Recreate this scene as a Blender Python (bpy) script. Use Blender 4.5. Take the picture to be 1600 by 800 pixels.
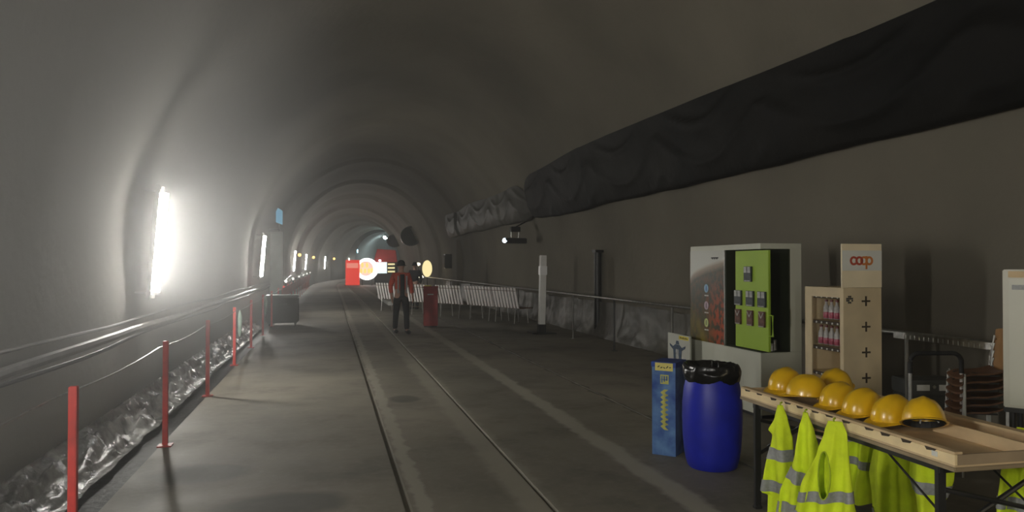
import bpy, bmesh, math, random
from mathutils import Vector, Matrix, noise
R = math.radians
C = bpy.context.scene.collection
for o in list(bpy.data.objects):
    bpy.data.objects.remove(o)
S = bpy.context.scene

# ------------------------------------------------------------------ camera
cd = bpy.data.cameras.new('camera'); cam = bpy.data.objects.new('camera', cd); C.objects.link(cam)
cam.location = (0, 0, 1.65)
cam.rotation_euler = (R(90.74), 0, -R(13.86))
cd.sensor_width = 36; cd.lens = 26.0; cd.clip_start = .05; cd.clip_end = 400
S.camera = cam
# ------------------------------------------------------------------ world, exposure
w = bpy.data.worlds.new('world'); S.world = w; w.use_nodes = True
w.node_tree.nodes['Background'].inputs[0].default_value = (.05, .05, .05, 1)
w.node_tree.nodes['Background'].inputs[1].default_value = 0.1
S.view_settings.view_transform = 'Standard'; S.view_settings.look = 'None'
S.view_settings.gamma = 1; S.view_settings.use_curve_mapping = False
S.view_settings.exposure = 0.15
S.cycles.use_denoising = True
S.cycles.max_bounces = 7; S.cycles.diffuse_bounces = 5
S.cycles.volume_bounces = 0
TUBE = 155.0           # emission of the wall tubes
WARM = 42.0            # emission of two unseen warm tubes added to fill the right side
HAZE = 0.0055          # density of the haze added to imitate lens glow around the lamps
HAZE2 = 0.12           # thicker haze added to brighten the left side like lens veil
# tubes on the left wall: (y, length)
# the warm lamps on the right wall, unseen behind the viewpoint, are added
LAMPS = [(-16.5, 1.3), (-5.6, 1.3), (1.0, 1.3), (10.6, 1.3), (25.2, 1.3), (50.6, 1.3), (67.5, 1.3), (83.0, 1.3), (98.0, 1.3)]

# ------------------------------------------------------------------ materials
MATS = {}
def mat(name, col, rough=.6, metal=0., noise_s=0, noise_a=.25, bump=0, bump_s=None, emit=0, col2=None, alpha=1, trans=0, coat=0, spec=None, detail=6):
    m = bpy.data.materials.new(name); m.use_nodes = True; MATS[name] = m
    nt = m.node_tree; b = nt.nodes['Principled BSDF']
    b.inputs['Base Color'].default_value = (*col, 1); b.inputs['Roughness'].default_value = rough
    b.inputs['Metallic'].default_value = metal
    if spec is not None: b.inputs['Specular IOR Level'].default_value = spec
    if trans: b.inputs['Transmission Weight'].default_value = trans
    if coat: b.inputs['Coat Weight'].default_value = coat; b.inputs['Coat Roughness'].default_value = .15
    if alpha < 1: b.inputs['Alpha'].default_value = alpha
    if emit:
        b.inputs['Emission Color'].default_value = (*col, 1); b.inputs['Emission Strength'].default_value = emit
    if noise_s or bump:
        tc = nt.nodes.new('ShaderNodeTexCoord')
    if noise_s:
        n = nt.nodes.new('ShaderNodeTexNoise'); n.inputs['Scale'].default_value = noise_s; n.inputs['Detail'].default_value = detail
        nt.links.new(tc.outputs['Object'], n.inputs['Vector'])
        r = nt.nodes.new('ShaderNodeValToRGB')
        c2 = col2 or tuple(c*(1-noise_a) for c in col); c1 = tuple(min(1, c*(1+noise_a)) for c in col) if not col2 else col
        r.color_ramp.elements[0].position = .32; r.color_ramp.elements[1].position = .68
        r.color_ramp.elements[0].color = (*c2, 1); r.color_ramp.elements[1].color = (*c1, 1)
        nt.links.new(n.outputs['Fac'], r.inputs['Fac']); nt.links.new(r.outputs['Color'], b.inputs['Base Color'])
    if bump:
        n2 = nt.nodes.new('ShaderNodeTexNoise'); n2.inputs['Scale'].default_value = bump_s or noise_s or 20; n2.inputs['Detail'].default_value = 8
        nt.links.new(tc.outputs['Object'], n2.inputs['Vector'])
        bp = nt.nodes.new('ShaderNodeBump'); bp.inputs['Strength'].default_value = bump; bp.inputs['Distance'].default_value = .05
        nt.links.new(n2.outputs['Fac'], bp.inputs['Height']); nt.links.new(bp.outputs['Normal'], b.inputs['Normal'])
    return m

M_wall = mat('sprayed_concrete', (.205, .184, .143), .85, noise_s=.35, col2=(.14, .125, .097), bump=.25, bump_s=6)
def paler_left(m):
    # veiling glare painted in: the lining colour grows paler toward the left
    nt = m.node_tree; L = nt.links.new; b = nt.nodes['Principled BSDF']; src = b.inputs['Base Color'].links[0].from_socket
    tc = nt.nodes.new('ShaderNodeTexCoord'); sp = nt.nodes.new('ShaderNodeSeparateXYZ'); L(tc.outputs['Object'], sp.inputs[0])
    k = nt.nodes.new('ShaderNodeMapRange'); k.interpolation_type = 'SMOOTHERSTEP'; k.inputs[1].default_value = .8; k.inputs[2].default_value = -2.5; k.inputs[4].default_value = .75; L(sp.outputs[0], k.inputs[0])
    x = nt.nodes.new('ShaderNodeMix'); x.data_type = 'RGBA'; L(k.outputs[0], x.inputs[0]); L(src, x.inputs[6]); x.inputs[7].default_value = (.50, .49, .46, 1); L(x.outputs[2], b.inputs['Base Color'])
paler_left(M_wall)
M_ditch = mat('dark_ditch_concrete', (.03, .03, .029), .6, noise_s=2, bump=.4, bump_s=8)
M_black = mat('black_painted_steel', (.02, .02, .02), .4, noise_s=8)
M_rubber = mat('black_rubber', (.015, .015, .015), .7, noise_s=20)
M_chrome = mat('chrome', (.62, .62, .60), .3, .55, noise_s=30, noise_a=.1)
M_galv = mat('galvanised_steel', (.42, .42, .40), .35, 1, noise_s=20, noise_a=.2)
M_red = mat('red_paint', (.62, .035, .025), .5, noise_s=10, noise_a=.2)
M_redd = mat('dark_red_paint', (.38, .02, .018), .5, noise_s=6, noise_a=.2)
M_tube = mat('tube_diffuser', (1., .97, .90), .5, emit=TUBE)
M_house = mat('lamp_housing_grey', (.55, .55, .54), .5, noise_s=10, noise_a=.1)
M_ply = mat('birch_plywood', (.66, .54, .34), .6, noise_s=3, noise_a=.12)
M_ply2 = mat('raw_pine_board', (.64, .48, .28), .65, noise_s=5, noise_a=.15)
M_plyd = mat('dark_slot', (.05, .035, .022), .8, noise_s=5)
M_cab = mat('pale_grey_laminate', (.58, .59, .50), .5, noise_s=2, noise_a=.06)
M_cabin = mat('cabinet_inside_dark', (.022, .028, .012), .6, noise_s=3)
M_green = mat('lime_green_lacquer', (.34, .52, .04), .45, noise_s=3, noise_a=.05)
M_yellow = mat('helmet_yellow', (.80, .48, .01), .28, noise_s=8, noise_a=.08, coat=.3)
M_vest = mat('fluorescent_yellow_fabric', (.74, .92, .02), .8, noise_s=12, noise_a=.1, bump=.1, bump_s=60)
M_vin = mat('fluorescent_yellow_lining', (.42, .56, .02), .85, noise_s=12, noise_a=.1)
M_refl = mat('silver_reflective_tape', (.30, .31, .31), .45, noise_s=60, noise_a=.15)
M_drum = mat('blue_plastic', (.012, .022, .42), .42, noise_s=6, noise_a=.15)
M_bag = mat('black_plastic_bag', (.008, .008, .008), .22, noise_s=20)
M_chair = mat('varnished_beech', (.36, .19, .07), .4, noise_s=8, noise_a=.2)
M_chairs = mat('seat_plywood_brown', (.13, .06, .028), .45, noise_s=8, noise_a=.2)
M_white = mat('white_paint', (.78, .78, .75), .5, noise_s=5, noise_a=.05)
M_board = mat('pale_grey_panel', (.56, .55, .46), .35, noise_s=1.5, noise_a=.08)
M_label = mat('white_label', (.7, .7, .66), .6, noise_s=20, noise_a=.05)
M_ylabel = mat('yellow_label', (.75, .62, .06), .6, noise_s=20, noise_a=.08)
M_ink = mat('dark_ink', (.03, .035, .04), .6, noise_s=20)
M_skin = mat('skin', (.42, .24, .17), .55, noise_s=15, noise_a=.08)
M_cloth = mat('black_cloth', (.018, .018, .022), .9, noise_s=30)
M_orange = mat('orange_red_jacket', (.50, .07, .04), .8, noise_s=12, noise_a=.2)
M_pink = mat('pink_drink_label', (.34, .06, .10), .3, noise_s=40, noise_a=.4)
M_glass = mat('bottle_plastic', (.50, .48, .46), .12, noise_s=30, noise_a=.2, alpha=.8)
M_cap = mat('red_bottle_cap', (.12, .015, .015), .4, noise_s=20)
M_pipe = mat('grey_cable_sheath', (.16, .155, .14), .35, noise_s=4, noise_a=.4)
M_dark = mat('void_shade_black', (.012, .013, .012), .9, noise_s=1)  # black stands for the shade inside the far gap and oval openings

def geotex(name, c1, c2, rough):
    m = mat(name, c1, rough, noise_s=.8, col2=c2, bump=.5, bump_s=2.5, spec=.12); return m
M_memb = geotex('black_membrane_sheet', (.014, .013, .011), (.006, .006, .006), .6)
M_memb2 = geotex('grey_membrane_sheet', (.10, .096, .085), (.065, .062, .056), .5)
M_tarp = mat('wrinkled_clear_plastic', (.13, .123, .102), .45, noise_s=1.6, col2=(.07, .066, .056), bump=.35, bump_s=5)

# concrete floor: pale filler strips along the old rail slots, stains
def floor_material():
    m = bpy.data.materials.new('worn_concrete_floor'); m.use_nodes = True; nt = m.node_tree; L = nt.links.new
    b = nt.nodes['Principled BSDF']
    uv = nt.nodes.new('ShaderNodeUVMap'); uv.uv_map = 'ground'
    def N(t, **k):
        n = nt.nodes.new(t)
        for a, v in k.items(): n.inputs[a].default_value = v
        return n
    def noi(s, d=6, r=.6):
        n = N('ShaderNodeTexNoise', Scale=s, Detail=d, Roughness=r); L(uv.outputs[0], n.inputs['Vector']); return n
    def math_(op, a, bb):
        n = nt.nodes.new('ShaderNodeMath'); n.operation = op
        for i, v in enumerate((a, bb)):
            if isinstance(v, (int, float)): n.inputs[i].default_value = v
            else: L(v, n.inputs[i])
        return n.outputs[0]
    def mix(f, a, bb):
        n = nt.nodes.new('ShaderNodeMix'); n.data_type = 'RGBA'
        if isinstance(f, (int, float)): n.inputs[0].default_value = f
        else: L(f, n.inputs[0])
        for i, v in ((6, a), (7, bb)):
            if isinstance(v, tuple): n.inputs[i].default_value = (*v, 1)
            else: L(v, n.inputs[i])
        return n.outputs[2]
    def ramp(v, lo, hi):
        n = nt.nodes.new('ShaderNodeMapRange'); n.inputs[1].default_value = lo; n.inputs[2].default_value = hi
        L(v, n.inputs[0]); return n.outputs[0]
    sx = nt.nodes.new('ShaderNodeSeparateXYZ'); L(uv.outputs[0], sx.inputs[0])
    big = noi(.35, 5); mid = noi(1.3, 8, .65); fine = noi(14, 6); edge = noi(3, 5)
    col = mix(ramp(big.outputs['Fac'], .35, .65), (.135, .125, .10), (.26, .235, .185))
    col = mix(math_('MULTIPLY', ramp(mid.outputs['Fac'], .52, .7), .6), col, (.085, .08, .068))
    col = mix(math_('MULTIPLY', ramp(fine.outputs['Fac'], .5, .75), .25), col, (.32, .29, .24))
    xw = math_('ADD', sx.outputs[0], math_('MULTIPLY', math_('SUBTRACT', edge.outputs['Fac'], .5), .22))
    for cx_, hw, c, a in ((.63, .055, (.34, .32, .26), .75), (1.40, .13, (.33, .31, .25), .65), (2.46, .095, (.36, .34, .28), .85), (3.36, .03, (.06, .056, .045), .7)):
        d = math_('ABSOLUTE', math_('SUBTRACT', xw, cx_), 0)
        f = math_('MULTIPLY', ramp(d, hw*1.35, hw*.75), a)
        col = mix(f, col, c)
    # two oily stains on the left
    for sx_, sy_, rx, ry in ((-.32, 5.35, .48, .3), (-1.0, 6.3, .4, .3), (.9, 9.2, .2, .25)):
        vx = math_('DIVIDE', math_('SUBTRACT', sx.outputs[0], sx_), rx); vy = math_('DIVIDE', math_('SUBTRACT', sx.outputs[1], sy_), ry)
        q = math_('ADD', math_('MULTIPLY', vx, vx), math_('MULTIPLY', vy, vy))
        q = math_('ADD', q, math_('MULTIPLY', math_('SUBTRACT', mid.outputs['Fac'], .5), 2.5))
        col = mix(math_('MULTIPLY', ramp(q, 1.2, .6), .75), col, (.062, .060, .052))
    L(col, b.inputs['Base Color'])
    L(ramp(mid.outputs['Fac'], .25, .7), b.inputs['Roughness'])
    mr = nt.nodes.new('ShaderNodeMapRange'); mr.inputs[3].default_value = .45; mr.inputs[4].default_value = .85
    L(mid.outputs['Fac'], mr.inputs[0]); L(mr.outputs[0], b.inputs['Roughness'])
    bp = nt.nodes.new('ShaderNodeBump'); bp.inputs['Strength'].default_value = .35; bp.inputs['Distance'].default_value = .02
    ad = math_('ADD', mid.outputs['Fac'], math_('MULTIPLY', fine.outputs['Fac'], .3))
    L(ad, bp.inputs['Height']); L(bp.outputs[0], b.inputs['Normal'])
    return m
M_floor = floor_material()

# blue marbled print of the collection box
def marble():
    m = mat('blue_marbled_print', (.015, .06, .30), .4, noise_s=7, col2=(.16, .32, .58), detail=9); return m
M_marb = marble()
def poster_material():
    m = bpy.data.materials.new('poster_print'); m.use_nodes = True; nt = m.node_tree; L = nt.links.new
    b = nt.nodes['Principled BSDF']; b.inputs['Roughness'].default_value = .35
    tc = nt.nodes.new('ShaderNodeTexCoord'); sp = nt.nodes.new('ShaderNodeSeparateXYZ'); L(tc.outputs['UV'], sp.inputs[0])
    n = nt.nodes.new('ShaderNodeTexNoise'); n.inputs['Scale'].default_value = 14; n.inputs['Detail'].default_value = 6; L(tc.outputs['UV'], n.inputs['Vector'])
    n2 = nt.nodes.new('ShaderNodeTexNoise'); n2.inputs['Scale'].default_value = 4; L(tc.outputs['UV'], n2.inputs['Vector'])
    def mth(op, a, c):
        k = nt.nodes.new('ShaderNodeMath'); k.operation = op
        for i, v in enumerate((a, c)):
            if isinstance(v, (int, float)): k.inputs[i].default_value = v
            else: L(v, k.inputs[i])
        return k.outputs[0]
    def rng(v, lo, hi):
        k = nt.nodes.new('ShaderNodeMapRange'); k.inputs[1].default_value = lo; k.inputs[2].default_value = hi; L(v, k.inputs[0]); return k.outputs[0]
    def mx(f, a, c):
        k = nt.nodes.new('ShaderNodeMix'); k.data_type = 'RGBA'; L(f, k.inputs[0])
        for i, v in ((6, a), (7, c)):
            if isinstance(v, tuple): k.inputs[i].default_value = (*v, 1)
            else: L(v, k.inputs[i])
        return k.outputs[2]
    u, v = sp.outputs[0], sp.outputs[1]
    base = mx(rng(n.outputs['Fac'], .45, .6), (.035, .04, .022), (.10, .05, .02))
    # warm plants at the lower right, olive glass at lower middle
    low = mth('MULTIPLY', rng(v, .72, .35), rng(u, .45, .8))
    base = mx(mth('MULTIPLY', low, rng(n.outputs['Fac'], .42, .55)), base, (.42, .07, .02))
    ol = mth('MULTIPLY', rng(v, .42, .1), rng(u, .8, .35))
    base = mx(mth('MULTIPLY', ol, rng(n2.outputs['Fac'], .35, .6)), base, (.22, .17, .02))
    # white header whose lower edge sweeps down to the left
    edge = mth('ADD', .68, mth('MULTIPLY', mth('POWER', u, .45), .22))
    base = mx(rng(mth('SUBTRACT', edge, v), .10, .0), base, (.42, .33, .24))
    base = mx(rng(mth('SUBTRACT', edge, v), .03, -.01), base, (.52, .53, .48))
    L(base, b.inputs['Base Color'])
    return m
M_poster = poster_material()

# ------------------------------------------------------------------ mesh helpers
class MB:
    def __init__(s): s.bm = bmesh.new()
    def box(s, x0, x1, y0, y1, z0, z1, M=None):
        vs = [s.bm.verts.new(p) for p in ((x0,y0,z0),(x1,y0,z0),(x1,y1,z0),(x0,y1,z0),(x0,y0,z1),(x1,y0,z1),(x1,y1,z1),(x0,y1,z1))]
        for f in ((3,2,1,0),(4,5,6,7),(0,1,5,4),(1,2,6,5),(2,3,7,6),(3,0,4,7)): s.bm.faces.new([vs[i] for i in f])
        if M:
            for v in vs: v.co = M @ v.co
        return vs
    def tube(s, pts, r, seg=10, caps=True):
        pts = [Vector(p) for p in pts]; rings = []
        rr = r if isinstance(r, (list, tuple)) else [r]*len(pts)
        up = Vector((0, 0, 1))
        for i, p in enumerate(pts):
            d = (pts[min(i+1, len(pts)-1)] - pts[max(i-1, 0)]).normalized()
            a = d.cross(up) if abs(d.dot(up)) < .97 else d.cross(Vector((1, 0, 0)))
            a.normalize(); b = d.cross(a).normalized()
            if rings and a.dot(pa) < 0 and False: a = -a
            pa = a
            rings.append([s.bm.verts.new(p + (a*math.cos(t)+b*math.sin(t))*rr[i]) for t in [2*math.pi*k/seg for k in range(seg)]])
        for A, B in zip(rings, rings[1:]):
            for k in range(seg): s.bm.faces.new((A[k], A[(k+1)%seg], B[(k+1)%seg], B[k]))
        if caps:
            s.bm.faces.new(rings[0][::-1]); s.bm.faces.new(rings[-1])
        return s
    def lathe(s, prof, seg=24, M=None):
        rings = []
        for r, z in prof:
            if r < 1e-5: rings.append([s.bm.verts.new((0, 0, z))])
            else: rings.append([s.bm.verts.new((r*math.cos(2*math.pi*k/seg), r*math.sin(2*math.pi*k/seg), z)) for k in range(seg)])
        new = [v for r_ in rings for v in r_]
        for A, B in zip(rings, rings[1:]):
            for k in range(seg):
                q = (A[k%len(A)], A[(k+1)%seg%len(A)], B[(k+1)%seg%len(B)], B[k%len(B)])
                u = []
                for x in q:
                    if x not in u: u.append(x)
                if len(u) > 2: s.bm.faces.new(u)
        if M:
            for v in new: v.co = M @ v.co
        return s
    def grid(s, nu, nv, f, closed_u=False, skip=None):
        g = [[s.bm.verts.new(f(i/(nu if closed_u else nu-1), j/(nv-1))) for i in range(nu)] for j in range(nv)]
        for j in range(nv-1):
            for i in range(nu if closed_u else nu-1):
                if skip and skip((i+.5)/(nu if closed_u else nu-1), (j+.5)/(nv-1)): continue
                a, b = g[j], g[j+1]; i2 = (i+1) % nu
                s.bm.faces.new((a[i], a[i2], b[i2], b[i]))
        return g
    def poly(s, pts, thick):
        """pts list of 3D, extruded by vector thick"""
        a = [s.bm.verts.new(p) for p in pts]; b = [s.bm.verts.new(Vector(p)+Vector(thick)) for p in pts]; n = len(a)
        s.bm.faces.new(a[::-1]); s.bm.faces.new(b)
        for i in range(n): s.bm.faces.new((a[i], a[(i+1)%n], b[(i+1)%n], b[i]))
    def build(s, name, m, parent=None, bevel=0, smooth=False, mats=None, loc=None, rot=None, weld=False):
        if weld: bmesh.ops.remove_doubles(s.bm, verts=s.bm.verts, dist=1e-5)
        bmesh.ops.recalc_face_normals(s.bm, faces=s.bm.faces)
        if bevel:
            try: bmesh.ops.bevel(s.bm, geom=[e for e in s.bm.edges if len(e.link_faces) == 2 and e.calc_face_angle(0) > .6], offset=bevel, segments=2, affect='EDGES', clamp_overlap=True)
            except Exception: pass
        me = bpy.data.meshes.new(name); s.bm.to_mesh(me); s.bm.free()
        o = bpy.data.objects.new(name, me); C.objects.link(o); me.materials.append(m)
        if mats:
            for x in mats: me.materials.append(x)
        if smooth:
            for p in me.polygons: p.use_smooth = True
            if smooth == 'auto':
                try: me.set_sharp_from_angle(angle=R(40))
                except Exception: pass
        if parent: o.parent = parent
        if loc: o.location = loc
        if rot: o.rotation_euler = rot
        return o
def tag(o, label=None, cat=None, group=None, kind=None):
    if label: o['label'] = label
    if cat: o['category'] = cat
    if group: o['group'] = group
    if kind: o['kind'] = kind
    return o
def empty(name, loc, rz, label, cat, group=None):
    o = bpy.data.objects.new(name, None); C.objects.link(o); o.location = loc; o.rotation_euler = (0, 0, rz); o.empty_display_size = .1
    return tag(o, label, cat, group)
KIDS = {}
def copy_tree(o, parent=None):
    c = o.copy(); C.objects.link(c); c.parent = parent
    for ch in [x for x in C.objects if x.parent == o]: copy_tree(ch, c)
    return c
def struct(o): o['kind'] = 'structure'; return o

# tunnel bends gently to the right beyond 60 m
def bend(y): return (y-60)**2/330 if y > 60 else 0.
CX, HW, ZS, HH = 1.9, 4.4, 1.6, 4.9
def wob(t, y):
    # every sprayed section swells a little differently
    a = .05*math.sin(y*.83+1.2*math.sin(t*2)) + .05*noise.noise(Vector((t*1.6, y*.28, 3.1))) * 2
    s = 1-((y+2) % 9.0)/9.0
    return a*.8 + (.035+.24*min(1, max(0, (y-20)/28)))*(s**3) - .03
def shell(t, y, off=0):
    """t 0..1 from the left floor over the crown to the right floor"""
    w_ = wob(t*6, y)
    if t < .18:
        z = -.45 + (ZS+.45)*t/.18; x = CX-HW+w_-off*-1; return Vector((x+bend(y), y, z))
    if t > .82:
        z = ZS*(1-t)/.18 - .05; return Vector((CX+HW-w_*.5-off+bend(y), y, z))
    a = math.pi*(1-(t-.18)/.64); k = 1 - (w_+off)/HW
    wr = (t-.18)/.64
    k = 1-(w_*(1-.5*wr)+off)/HW
    return Vector((CX+HW*k*math.cos(a)+bend(y), y, ZS+HH*k*math.sin(a)))
def wall_x(z, y):
    if z <= ZS:
        t = 1-.18*(z+.05)/ZS; return CX+HW-wob(t*6, y)*.5
    k = 1.
    for _ in range(3):
        a = math.asin(min(1, (z-ZS)/(HH*k))); wr = 1-a/math.pi; t = .18+.64*wr; k = 1-wob(t*6, y)*(1-.5*wr)/HW
    return CX+HW*k*math.cos(a)
YS, YE = -18.0, 99.0
NY = 330
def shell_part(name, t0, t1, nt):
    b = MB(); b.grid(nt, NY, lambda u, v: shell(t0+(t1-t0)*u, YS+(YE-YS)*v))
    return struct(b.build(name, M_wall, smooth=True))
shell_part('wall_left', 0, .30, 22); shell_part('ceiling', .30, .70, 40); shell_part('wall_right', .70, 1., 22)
# closed end behind the camera
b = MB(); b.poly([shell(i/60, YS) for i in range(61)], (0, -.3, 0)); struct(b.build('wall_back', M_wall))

# floor with rail slots; ditch on the left
def floor():
    xs = [-1.52, -1.5, .50, .505, .545, .55, 1.46, 1.465, 1.495, 1.5, 3.35, 3.355, 3.365, 3.37, 6.6]
    zs = [-.45, 0, 0, -.035, -.035, 0, 0, -.03, -.03, 0, 0, -.015, -.015, 0, 0]
    b = MB(); ny = 120; uv = b.bm.loops.layers.uv.new('ground')
    g = []
    for j in range(ny):
        y = YS+(YE+25-YS)*j/(ny-1); g.append([(b.bm.verts.new((x+bend(y), y, z)), (x, y)) for x, z in zip(xs, zs)])
    for j in range(ny-1):
        for i in range(len(xs)-1):
            q = (g[j][i], g[j][i+1], g[j+1][i+1], g[j+1][i]); f = b.bm.faces.new([k[0] for k in q])
            for l, k in zip(f.loops, q): l[uv].uv = k[1]
    return struct(b.build('floor', M_floor))
floor()
def strip(y0, y1, ny, prof):
    b = MB(); n = len(prof)
    b.grid(n, ny, lambda u, v: Vector((prof[round(u*(n-1))][0]+bend(y0+(y1-y0)*v), y0+(y1-y0)*v, prof[round(u*(n-1))][1]))); return b
struct(strip(YS, YE, 80, [(-2.9, -.40), (-1.95, -.38), (-1.9, -.32), (-1.5, -.3)]).build('trim_1', M_ditch))

# ------------------------------------------------------------------ wall tubes
def lamp(y, ln, label, side=-1, m=None, x=None, z0=1.31, grp='tube lamps along the left wall'):
    x = shell(.19, y).x + .27 if x is None else x
    r = empty('tube_lamp', (x, y, z0), 0, label, 'lamp', grp)
    r.rotation_euler = (0, R(4.5)*-side, 0)
    n = 14
    d = MB(); d.tube([(0, 0, 0), (0, 0, ln)], .062, n, caps=True); d.build('diffuser', m or M_tube, r, smooth='auto')
    for z in (-.045, ln+.005):
        h = MB(); h.lathe([(0, 0), (.066, 0), (.066, .04), (0, .04)], 16, Matrix.Translation((0, 0, z))); h.build('end_cap', M_house, r, smooth='auto')
    h = MB(); h.box(*sorted((side*.064, side*.074)), -.14, .14, -.10, ln+.10); h.box(*sorted((side*.022, side*.064)), -.14, -.134, -.10, ln+.10); h.box(*sorted((side*.022, side*.064)), .134, .14, -.10, ln+.10); h.build('shield_plate', M_pipe, r)  # winged plate added to shield the wall from the tube's hot glow
    for z in (-.03, ln+.02):
        h = MB(); h.box(*sorted((side*.072, side*.24)), -.015, .015, z-.01, z+.01); h.build('bracket', M_house, r)
    return r
names = ['tube lamp on the left wall far behind the viewpoint', 'tube lamp on the left wall just behind the viewpoint', 'tube lamp on the left wall beside the viewpoint',
         'large glowing white tube lamp, nearest on the left wall', 'second glowing tube lamp from the front, above the black box',
         'third glowing tube lamp from the front on the left wall', 'fourth glowing tube lamp from the front on the left wall',
         'fifth glowing tube lamp from the front on the left wall', 'farthest glowing tube lamp, left of the bright red board']
for (y, ln), n in zip(LAMPS, names): lamp(y, ln, n)

M_warm = mat('warm_fill_diffuser', (1., .86, .58), .5, emit=WARM)
lamp(-3.2, 1.3, 'warm fill tube added on the right wall behind the viewpoint', 1, M_warm, 6.0, 2.0, 'warm fill tubes added behind the viewpoint')
lamp(-10.5, 1.3, 'second warm fill tube added on the right wall far behind the viewpoint', 1, M_warm, 6.0, 2.0, 'warm fill tubes added behind the viewpoint')

# haze
def haze():
    b = MB(); b.box(-4.5, 30, YS-.5, 126, -.6, 8)
    m = bpy.data.materials.new('lens_glow_air'); m.use_nodes = True; nt = m.node_tree
    nt.nodes.remove(nt.nodes['Principled BSDF'])
    v = nt.nodes.new('ShaderNodeVolumeScatter'); v.inputs['Density'].default_value = HAZE; v.inputs['Anisotropy'].default_value = .55
    v.inputs['Color'].default_value = (.95, .95, .93, 1)
    nt.links.new(v.outputs[0], nt.nodes['Material Output'].inputs['Volume'])
    o = b.build('veil_haze', m); tag(o, 'thin added haze in the tunnel imitating lens glow', 'haze', kind='stuff')
def wall_haze():
    b = MB(); b.box(-2.9, .8, -1, 26, -.4, 6.2)
    m = bpy.data.materials.new('left_veil_air'); m.use_nodes = True; nt = m.node_tree; L = nt.links.new
    nt.nodes.remove(nt.nodes['Principled BSDF'])
    v = nt.nodes.new('ShaderNodeVolumeScatter'); v.inputs['Anisotropy'].default_value = .35
    v.inputs['Color'].default_value = (.95, .96, .97, 1)
    tc = nt.nodes.new('ShaderNodeTexCoord'); sp = nt.nodes.new('ShaderNodeSeparateXYZ'); L(tc.outputs['Object'], sp.inputs[0])
    def sm(src, lo, hi, to=1.):
        k = nt.nodes.new('ShaderNodeMapRange'); k.interpolation_type = 'SMOOTHERSTEP'
        k.inputs[1].default_value = lo; k.inputs[2].default_value = hi; k.inputs[4].default_value = to; L(src, k.inputs[0]); return k.outputs[0]
    def mul(a, c):
        k = nt.nodes.new('ShaderNodeMath'); k.operation = 'MULTIPLY'; L(a, k.inputs[0]); L(c, k.inputs[1]); return k.outputs[0]
    d = mul(sm(sp.outputs[0], .8, -2.6, HAZE2), mul(sm(sp.outputs[1], -1, 5), sm(sp.outputs[1], 17.5, 7.5)))
    d = mul(d, mul(sm(sp.outputs[2], -.2, 1.9), sm(sp.outputs[2], 6.2, 3.2)))
    L(d, v.inputs['Density'])
    nt.links.new(v.outputs[0], nt.nodes['Material Output'].inputs['Volume'])
    try: m.cycles.volume_step_rate = 1.0
    except Exception: pass
    tag(b.build('veil_haze', m), 'denser added haze along the left wall imitating lens veil', 'haze', kind='stuff')
if HAZE: haze()
if HAZE2: wall_haze()

# ------------------------------------------------------------------ black membrane hung on the right wall
def membrane(y0, y1, m, label, seed, endround, name, zt=4.22, zb=3.02, bulge=.27):
    b = MB(); ny = int((y1-y0)*7); nu = 30
    def f(u, v):
        y = y0+(y1-y0)*v
        e = 1.
        if endround and y > y1-1.6: e = math.sqrt(max(0, 1-((y-(y1-1.6))/1.6)**2))
        if endround == 2 and y < y0+1.: e = min(e, math.sqrt(max(0, 1-((y0+1.-y)/1.)**2)))
        zm = (zt+zb)/2; sag = .03*math.sin(y*.9+seed)+.03*math.sin(y*.41+seed*2)
        z_top = zt + .04*math.sin(y*.7)+.16*math.exp(-((y-15.5)/3.5)**2); z_bot = zb+.13*max(0, min(1, (10-y)/8))+sag*.5+.04*noise.noise(Vector((y*.8, seed, 0)))
        zz = zm+(z_top-zm)*max(e, .06); zl = zm-.30*(1-e)+(z_bot-zm)*max(e, .12)
        if u < .86:
            q = u/.86; z = zz+(zl-zz)*q
            dep = bulge*(q**.8)*(.55+.45*math.sin(math.pi*min(1, q*1.02)))*1.1
            # hanging curtain folds sweeping between the fixings
            per = 3.4; s = ((y+seed) % per)/per; arc = math.sin(math.pi*s)
            rd = 1-abs(math.sin((q*3.2-arc*1.6)*2.0+seed)); dep += .075*rd**5*min(1, q*5)*(1-q*.5)
            dep += .012*noise.noise(Vector((y*1.7, z*3, seed)))+.035*noise.noise(Vector((y*.35, z*.9, seed+4)))*q
            dep = dep*e
        else:
            q = (u-.86)/.14; z = zl+.05*q-.03*math.sin(math.pi*q); dep = bulge*1.05*(.55)*e*(1-q)
            dep = dep+.0
            dep += .035*noise.noise(Vector((y*.35, z*.9, seed+4)))*(1-q)*e
        return Vector((wall_x(z, y)-.04-max(dep, 0)+bend(y), y, z))
    b.grid(nu, ny, f)
    return tag(b.build(name, m, smooth=True), label, 'sheet', 'membrane sheets hung along the right wall')
membrane(-9, 21.9, M_memb, 'long black membrane sheet sagging along the upper right wall', 1.3, 1, 'membrane_sheet')
membrane(21.6, 37.5, M_memb2, 'shorter grey membrane sheet farther along the upper right wall', 4.0, 2, 'membrane_sheet', 4.15, 3.05, .36)

# ------------------------------------------------------------------ handrail on the right
def handrail():
    r = empty('handrail', (5.35, 0, 0), 0, 'long galvanised handrail on thin posts along the right wall', 'handrail')
    t = MB(); t.tube([(0, -6, 1.0), (0, 20, 1.0), (-.05, 46, 1.0)], .024, 10); t.build('top_rail', M_galv, r, smooth='auto')
    for k in range(21):
        y = -4+2.49*k
        p = MB(); p.tube([(0, y, 0), (0, y, .98)], .018, 8); p.box(-.05, .05, y-.05, y+.05, 0, .01); p.build('post', M_black if k % 2 else M_pipe, r)
    s = MB()
    for k in range(30):
        s.box(-.032, -.026, 4.4+k*.055, 4.4+k*.055+.035, .955, .99)
    s.box(-.027, -.024, 4.35, 6.1, .95, .995); s.build('perforated_strip', M_galv, r)
    return r
handrail()

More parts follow.
